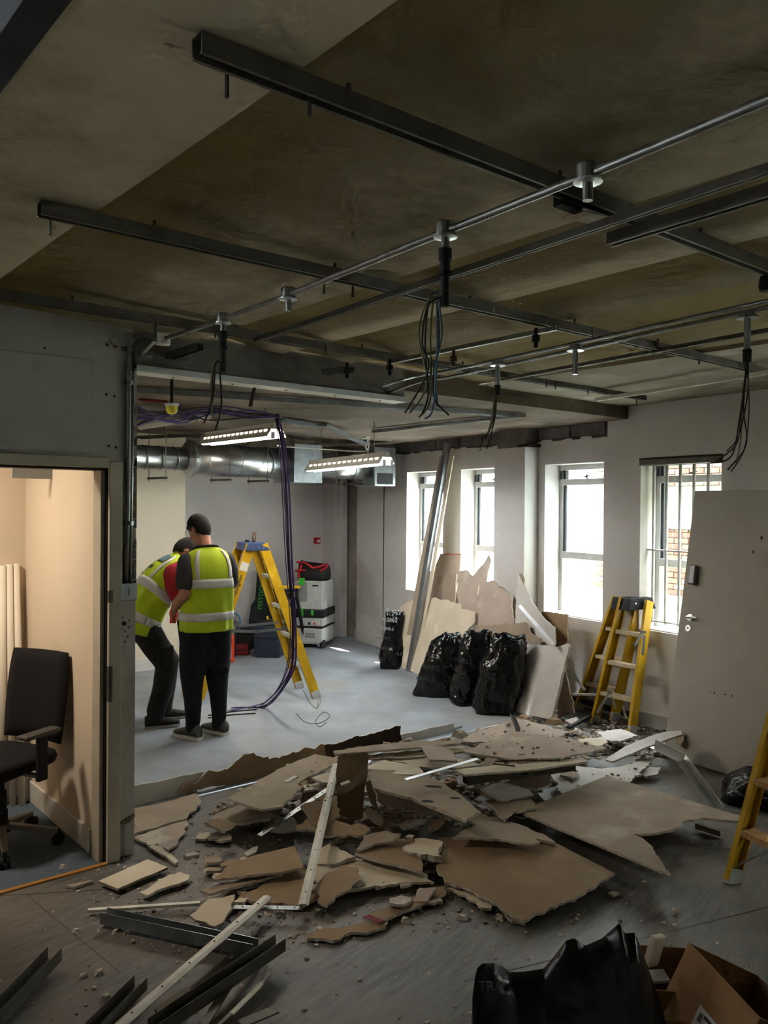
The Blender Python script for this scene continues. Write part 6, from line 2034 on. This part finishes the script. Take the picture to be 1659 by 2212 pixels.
# ================================================================== PEOPLE
def remesh(k, name, parent, vox=.009, smooth=6, m=None):
    o = k.build(name, parent, world=False)
    r_ = o.modifiers.new('skin', 'REMESH')
    r_.mode = 'VOXEL'
    r_.voxel_size = vox
    s_ = o.modifiers.new('soft', 'SMOOTH')
    s_.factor = .5
    s_.iterations = smooth
    bpy.context.view_layer.update()
    me = bpy.data.meshes.new_from_object(o.evaluated_get(bpy.context.evaluated_depsgraph_get()))
    o.modifiers.clear()
    o.data = me
    me.name = name
    me.materials.clear()
    me.materials.append(MATS[m or k.mats[0]])
    me.polygons.foreach_set('material_index', [0] * len(me.polygons))
    me.polygons.foreach_set('use_smooth', [True] * len(me.polygons))
    return o
def limb(k, pts, m):
    """pts: list of (x, y, z, radius): a tapering chain"""
    k.tube([p[:3] for p in pts], [p[3] for p in pts], m, 14)
    for p in pts:
        k.ball(p[:3], p[3] * .985, m, 12, 8)
def hand(k, wrist, d, palm_n, m, curl=.6, s=1.0):
    """palm, four curled fingers of unequal length and a thumb from the side of the palm"""
    d = V(d).normalized(); n = V(palm_n); n = (n - d * n.dot(d)).normalized(); x = d.cross(n)
    w = V(wrist)
    k.ball(w + d * .05 * s, (.001 + .038 * s, .001 + .038 * s, .001 + .038 * s), m, 10, 8, Matrix((x, d * 1.15, n * .45)).transposed())
    for i, l in enumerate((.07, .08, .075, .058)):
        b = w + d * .082 * s + x * (.030 - .020 * i) * s
        a1 = (d * math.cos(curl) + n * math.sin(curl)); a2 = (d * math.cos(curl * 2.1) + n * math.sin(curl * 2.1))
        k.tube([b - d * .015, b + a1 * l * .5 * s, b + a1 * l * .5 * s + a2 * l * .5 * s], [.0095 * s, .009 * s, .0075 * s], m, 8)
    b = w + d * .03 * s + x * .03 * s
    k.tube([b, b + (x * .7 + d * .7 + n * .2) * .032 * s, b + (x * .5 + d + n * .5) * .06 * s], [.012 * s, .0105 * s, .0085 * s], m, 8)
def garment(rings):
    """rings: (centre y, z, half width, half depth, pitch); returns S(theta, t) -> point, t in 0..1 from hem to neck"""
    n = len(rings) - 1
    def S(th, t, off=0.0, fold=1.0):
        f = max(0, min(n - 1e-6, t * n)); i = int(f); f -= i
        def cr(j):
            a, b, c, d = (rings[max(0, min(n, i + q))][j] for q in (-1, 0, 1, 2))
            return .5 * (2 * b + (c - a) * f + (2 * a - 5 * b + 4 * c - d) * f * f + (3 * b - a - 3 * c + d) * f ** 3)
        cy, cz, hw, hd, pt_ = (cr(j) for j in range(5))
        c, s = math.cos(th), math.sin(th)
        fd = fold * (.006 * math.sin(th * 9 + t * 5) * (1 - t) + .010 * mnoise.noise(V((c * 2.2 + 5, s * 2.2, t * 2.6))))
        ex = math.copysign(abs(c) ** .82, c) * (hw + off + fd)
        ey = math.copysign(abs(s) ** .82, s) * (hd + off + fd)
        return V((ex, cy + ey * math.cos(pt_), cz - ey * math.sin(pt_)))
    return S
def patch(S, th0, th1, t0, t1, m, name, parent, off=.004, nu=14, nv=4, thick=.002):
    k = MB()
    vs = []
    for j in range(nv + 1):
        for i in range(nu + 1):
            a, b = th0 + (th1 - th0) * i / nu, t0 + (t1 - t0) * j / nv
            vs.append(S(a, b, off))
    k.add(vs, [(j * (nu + 1) + i, j * (nu + 1) + i + 1, (j + 1) * (nu + 1) + i + 1, (j + 1) * (nu + 1) + i) for j in range(nv) for i in range(nu)], m)
    o = k.build(name, parent, smooth=True, world=False)
    sd = o.modifiers.new('thickness', 'SOLIDIFY'); sd.thickness = thick; sd.offset = 0
    return o
def vest(S, parent, band_t, nm='vest', extra=None):
    nu, nv = 56, 26
    k = MB()
    vs = [S(2 * pi * i / nu, j / nv) for j in range(nv + 1) for i in range(nu)]
    k.add(vs, [(j * nu + i, j * nu + (i + 1) % nu, (j + 1) * nu + (i + 1) % nu, (j + 1) * nu + i) for j in range(nv) for i in range(nu)], 'hivis')
    o = k.build(nm, parent, smooth=True, world=False)
    sd = o.modifiers.new('thickness', 'SOLIDIFY'); sd.thickness = .004
    for a, b in band_t:
        patch(S, 0, 2 * pi, a, b, 'reflective', 'reflective_band', o, .004, 56, 3)
    top = band_t[-1][1]
    for c in (-1, 1):
        patch(S, -pi / 2 + c * .62 - .10, -pi / 2 + c * .62 + .10, top, .90, 'reflective', 'reflective_brace', o, .004, 4, 14)
        patch(S, pi / 2 + c * .62 - .10, pi / 2 + c * .62 + .10, top, .90, 'reflective', 'reflective_brace', o, .004, 4, 14)
    return o
def shoe(parent, foot, d, m, sole, side=1):
    d = V((d[0], d[1], 0)).normalized(); x = V((d.y, -d.x, 0)); f = V(foot); f.z = 0
    k = MB()
    sec = [(-.085, .030, .085), (-.06, .036, .10), (0, .038, .095), (.06, .043, .07), (.12, .046, .052), (.165, .038, .042), (.19, .02, .03)]
    vs, n = [], 12
    for y, w, h in sec:
        for q in range(n):
            a = 2 * pi * q / n
            vs.append(f + d * y + x * w * math.cos(a) + V((0, 0, .018 + max(0, (.5 + .5 * math.sin(a))) * h)))
    k.add(vs, [(j * n + i, j * n + (i + 1) % n, (j + 1) * n + (i + 1) % n, (j + 1) * n + i) for j in range(len(sec) - 1) for i in range(n)] + [tuple(reversed(range(n))), tuple(range((len(sec) - 1) * n, len(sec) * n))], m)
    o = k.build('shoe', parent, smooth=True, world=False)
    k = MB()
    out = [f + d * y + x * w * 1.06 for y, w, h in sec] + [f + d * .198] + [f + d * y - x * w * 1.06 for y, w, h in reversed(sec)] + [f - d * .09]
    k.slab([p + V((0, 0, .026)) for p in out], (0, 0, -.026), sole)
    k.build('sole', o, bevel=.004, world=False)
    return o
def head(k, c, pitch, yaw, m):
    M = (Euler((pitch, 0, yaw)).to_matrix())
    c = V(c)
    def q(x, y, z):
        return c + M @ V((x, y, z))
    k.ball(c, (.074, .094, .108), m, 18, 12, M)
    k.ball(q(0, .028, -.055), (.055, .062, .062), m, 14, 10, M)      # jaw
    k.ball(q(0, .075, -.088), (.024, .022, .02), m, 10, 8, M)        # chin
    k.tube([q(0, .088, .01), q(0, .112, -.028)], [.010, .015], m, 8)  # nose
    k.ball(q(0, .112, -.03), .014, m, 8, 6)
    k.tube([q(-.03, .086, .024), q(.03, .086, .024)], .012, m, 8)     # brow
    k.tube([q(-.022, .088, -.062), q(.022, .088, -.062)], .009, m, 8) # lips
    for s in (-1, 1):
        k.ball(q(s * .076, -.008, -.012), (.010, .022, .032), m, 8, 6, M)
    return q, M
def hair(q, M, c, parent, m='hair_black'):
    k = MB()
    su, sv = 26, 14
    vs = []
    for j in range(sv + 1):
        b = pi / 2 - (pi * .90) * j / sv
        for i in range(su):
            a = 2 * pi * i / su
            fr_ = math.sin(a)                                          # 1 at the face
            lim = -.18 + .70 * max(0, fr_) - 1.0 * max(0, -fr_) ** .7 + .05 * mnoise.noise(V((a * 4, 1, 1)))
            bb = max(b, lim)
            rough_ = 1 + .035 * mnoise.noise(V((a * 3, b * 5, 2)))
            p = V((.081 * math.cos(bb) * math.cos(a), -.004 + .101 * math.cos(bb) * math.sin(a), .006 + .118 * math.sin(bb))) * rough_
            vs.append(V(c) + M @ p)
    k.add(vs, [(j * su + i, j * su + (i + 1) % su, (j + 1) * su + (i + 1) % su, (j + 1) * su + i) for j in range(sv) for i in range(su)], m)
    o = k.build('hair', parent, smooth=True, world=False, fixn=True)
    sd = o.modifiers.new('thickness', 'SOLIDIFY'); sd.thickness = .008; sd.offset = -1
    return o

# ---- worker standing with his back to the camera
f1 = V((-.60, .80, 0)).normalized()
O1 = fl(444, 1591)
t = thing('person', 'worker in grey t-shirt and yellow vest standing with his back to the camera', 'person', O1, (0, 0, math.atan2(-f1.x, f1.y)))
k = MB(); m = 'skin_tone'
hc = (-.015, .115, 1.625)
q_, M_ = head(k, hc, rad(-32), rad(22), m)
limb(k, [(0, .02, 1.42, .068), (0, .042, 1.50, .058), (0, .08, 1.575, .055)], m)
limb(k, [(0, 0, .93, .135), (0, -.005, 1.05, .125), (0, .0, 1.2, .135), (0, .01, 1.34, .12)], m)
for s in (-1, 1):
    limb(k, [(s * .05, .0, 1.2, .105), (s * .09, .01, 1.34, .085), (s * .165, .012, 1.385, .06)], m)
    limb(k, [(s * .09, .0, .90, .085), (s * .10, .02, .50, .058), (s * .105, .0, .12, .040)], m)
limb(k, [(-.165, .0, 1.375, .058), (-.195, -.05, 1.25, .052), (-.218, -.08, 1.13, .046), (-.215, .06, 1.05, .043), (-.19, .175, .985, .030)], m)
limb(k, [(.175, .012, 1.385, .056), (.205, .015, 1.24, .048), (.215, .03, 1.13, .043), (.17, .15, 1.06, .040), (.09, .245, 1.01, .028)], m)
hand(k, (-.19, .175, .985), (.35, .8, -.45), (.8, -.2, -.5), m, .5)
hand(k, (.09, .245, 1.01), (-.5, .8, -.3), (-.6, -.2, -.7), m, .5)
body = remesh(k, 'body', t, .0075, 5)
hair(q_, M_, hc, t)
k = MB()
for s in (-1, 1):
    k.tube([q_(s * .079, -.01, .02), q_(s * .077, .06, .018), q_(s * .055, .098, .014)], .003, 'eyeglass', 6)
    k.tube([q_(s * .032 + .024 * math.cos(a), .106, .008 + .018 * math.sin(a)) for a in [2 * pi * i / 14 for i in range(15)]], .0025, 'bright_metal', 6, cap=False)
k.tube([q_(-.01, .108, .012), q_(.01, .108, .012)], .0025, 'bright_metal', 6)
k.build('glasses', t, world=False)
# t-shirt
k = MB(); m = 'tee_grey'
limb(k, [(0, 0, .95, .145), (0, -.005, 1.05, .135), (0, .0, 1.2, .145), (0, .01, 1.34, .130)], m)
limb(k, [(0, .015, 1.40, .085), (0, .028, 1.452, .070)], m)
for s in (-1, 1):
    limb(k, [(s * .05, .0, 1.2, .115), (s * .09, .01, 1.33, .095), (s * .155, .01, 1.37, .072)], m)
    yb = -.045 if s < 0 else -.012
    limb(k, [(s * .165, .0, 1.37, .074), (s * .188, yb * .7, 1.30, .073), (s * .205, yb * 1.2 + (.025 if s > 0 else 0), 1.205, .070)], m)
remesh(k, 'tshirt', t, .010, 5)
# trousers
k = MB(); m = 'trousers'
k.ball((0, 0, .90), (.180, .145, .12), m, 18, 10)
k.ball((0, .0, .66), (.10, .10, .12), m, 14, 10)
for s in (-1, 1):
    limb(k, [(s * .085, -.005, .88, .118), (s * .095, .01, .72, .116), (s * .10, .02, .55, .108), (s * .106, .02, .44, .088), (s * .108, .0, .30, .070), (s * .11, -.01, .14, .058), (s * .11, .005, .085, .052)], m)
k.ball((.12, -.06, .52), (.05, .05, .05), m, 10, 6)
k.ball((-.11, .05, .44), (.055, .06, .035), m, 10, 6)
remesh(k, 'trousers', t, .010, 5)
shoe(t, (-.11, .0, 0), (-.35, .94), 'shoe_grey', 'sole')
shoe(t, (.12, .01, 0), (-.30, .95), 'shoe_grey', 'sole')
S1 = garment([(0, .838, .205, .160, 0), (.0, .93, .205, .158, 0), (-.003, 1.03, .203, .155, 0), (-.004, 1.13, .207, .156, 0), (0, 1.22, .203, .155, .03), (.004, 1.31, .205, .146, .06), (.010, 1.385, .192, .125, .12), (.018, 1.435, .155, .100, .2), (.028, 1.468, .088, .083, .3)])
vest(S1, t, [(.115, .195), (.435, .525)])
k = MB(); k.tube([S1(a, 1.0, .004) + V((0, 0, .004)) for a in [2 * pi * i / 24 for i in range(25)]], .008, 'trousers', 6, cap=False); k.build('collar', t, smooth=True, world=False)

# ---- worker bending over
f2 = V((.86, .50, 0)).normalized()
O2 = fl(352, 1563)
t = thing('person', 'worker in red t-shirt and printed yellow vest bending over beside the partition edge', 'person', O2, (0, 0, math.atan2(-f2.x, f2.y)))
k = MB(); m = 'skin_tone'
hc = (.0, .185, 1.43)
q_, M_ = head(k, hc, rad(-62), rad(-5), m)
limb(k, [(0, .09, 1.32, .066), (0, .13, 1.375, .060), (0, .16, 1.42, .058)], m)
limb(k, [(0, -.20, .85, .135), (0, -.15, .98, .125), (0, -.05, 1.12, .135), (0, .05, 1.24, .12)], m)
for s in (-1, 1):
    limb(k, [(s * .05, -.05, 1.12, .105), (s * .09, .04, 1.24, .085), (s * .165, .08, 1.28, .06)], m)
    limb(k, [(s * .09, -.19, .84, .085), (s * .107, .0 if s > 0 else .05, .50, .058), (s * .116, -.09 if s > 0 else .045, .12, .040)], m)
limb(k, [(.18, .03, 1.25, .058), (.235, .04, 1.14, .050), (.24, .10, 1.05, .043), (.18, .24, .99, .038), (.11, .34, .95, .028)], m)
limb(k, [(-.185, .08, 1.285, .056), (-.215, .17, 1.16, .047), (-.225, .22, 1.06, .042), (-.15, .33, 1.02, .038), (-.06, .40, .98, .028)], m)
hand(k, (.11, .34, .95), (-.4, .75, -.5), (-.7, -.3, -.5), m, .6)
hand(k, (-.06, .40, .98), (.3, .8, -.4), (.4, -.3, -.7), m, .6)
remesh(k, 'body', t, .0075, 5)
hair(q_, M_, hc, t)
k = MB(); m = 'tee_red'
limb(k, [(0, -.19, .88, .142), (0, -.15, .98, .134), (0, -.05, 1.12, .144), (0, .05, 1.24, .130)], m)
limb(k, [(0, .085, 1.30, .085), (0, .125, 1.345, .070)], m)
for s in (-1, 1):
    limb(k, [(s * .05, -.05, 1.12, .115), (s * .09, .04, 1.24, .095), (s * .165, .08, 1.28, .078)], m)
    limb(k, [(s * .19, .03, 1.25, .090), (s * .232, .03, 1.17, .090), (s * .243, .06, 1.08, .080)] if s > 0 else [(-.188, .08, 1.285, .076), (-.205, .13, 1.20, .073), (-.218, .175, 1.12, .068)], m)
remesh(k, 'tshirt', t, .010, 5)
k = MB(); m = 'work_trousers'
k.ball((0, -.19, .85), (.178, .155, .13), m, 18, 10)
limb(k, [(.085, -.19, .84, .122), (.105, -.09, .66, .110), (.11, .0, .50, .096), (.115, -.04, .30, .082), (.115, -.09, .14, .076), (.115, -.09, .085, .068)], m)
limb(k, [(-.085, -.19, .84, .122), (-.105, -.05, .66, .110), (-.11, .07, .50, .096), (-.115, .06, .30, .080), (-.12, .04, .14, .074), (-.12, .045, .085, .066)], m)
remesh(k, 'trousers', t, .010, 5)
k = MB(); k.box((.155, -.10, .50), (.215, .03, .68), 'work_trousers'); k.build('thigh_pocket', t, bevel=.02, world=False)
shoe(t, (.115, -.09, 0), (.10, .99), 'shoe_black', 'sole_grey')
shoe(t, (-.12, .05, 0), (.05, .99), 'shoe_black', 'sole_grey')
S2 = garment([(-.245, .775, .205, .175, .30), (-.20, .87, .205, .170, .42), (-.155, .96, .203, .164, .55), (-.105, 1.05, .207, .160, .68), (-.05, 1.13, .214, .158, .80), (.015, 1.205, .220, .150, .92), (.07, 1.265, .212, .128, 1.0), (.105, 1.31, .165, .102, 1.05), (.135, 1.345, .088, .083, 1.1)])
v2 = vest(S2, t, [(.105, .19), (.40, .49)])
patch(S2, -pi / 2 - .25, -pi / 2 + .42, .68, .84, 'print_blue', 'printed_logo', v2, .005, 8, 8)
for i in range(3):
    patch(S2, -pi / 2 - .30 + .15 * i, -pi / 2 - .22 + .15 * i, .57, .61, 'tool_black', 'printed_letter', v2, .005, 3, 3)
# holster with hanging tools on his belt
k = MB()
k.slab([V((.10, .10, .86)), V((.10, .22, .84)), V((.10, .24, .62)), V((.10, .27, .42)), V((.10, .22, .33)), V((.10, .16, .42)), V((.10, .13, .62))], (-.09, 0, 0), 'black')
k.build('tool_holster', t, bevel=.02, world=False)
k = MB(); k.tube([V((.14, .17, .80)), V((.15, .19, .60)), V((.15, .21, .48))], .012, 'grey_plastic', 6); k.build('holster_strap', t, smooth=True, world=False)
# red glove in the hand between them
g = TM['person'] @ V((-.175, .225, .95))
k = MB(); k.ball(g, (.035, .03, .05), 'glove_red', 12, 8); [k.tube([g + V((.012 * i - .02, 0, -.03)), g + V((.013 * i - .025, -.005, -.075))], [.010, .007], 'glove_red', 6) for i in range(4)]
tag(k.build('work_glove', smooth=True), 'red work glove held in the standing worker\'s hand', 'glove')
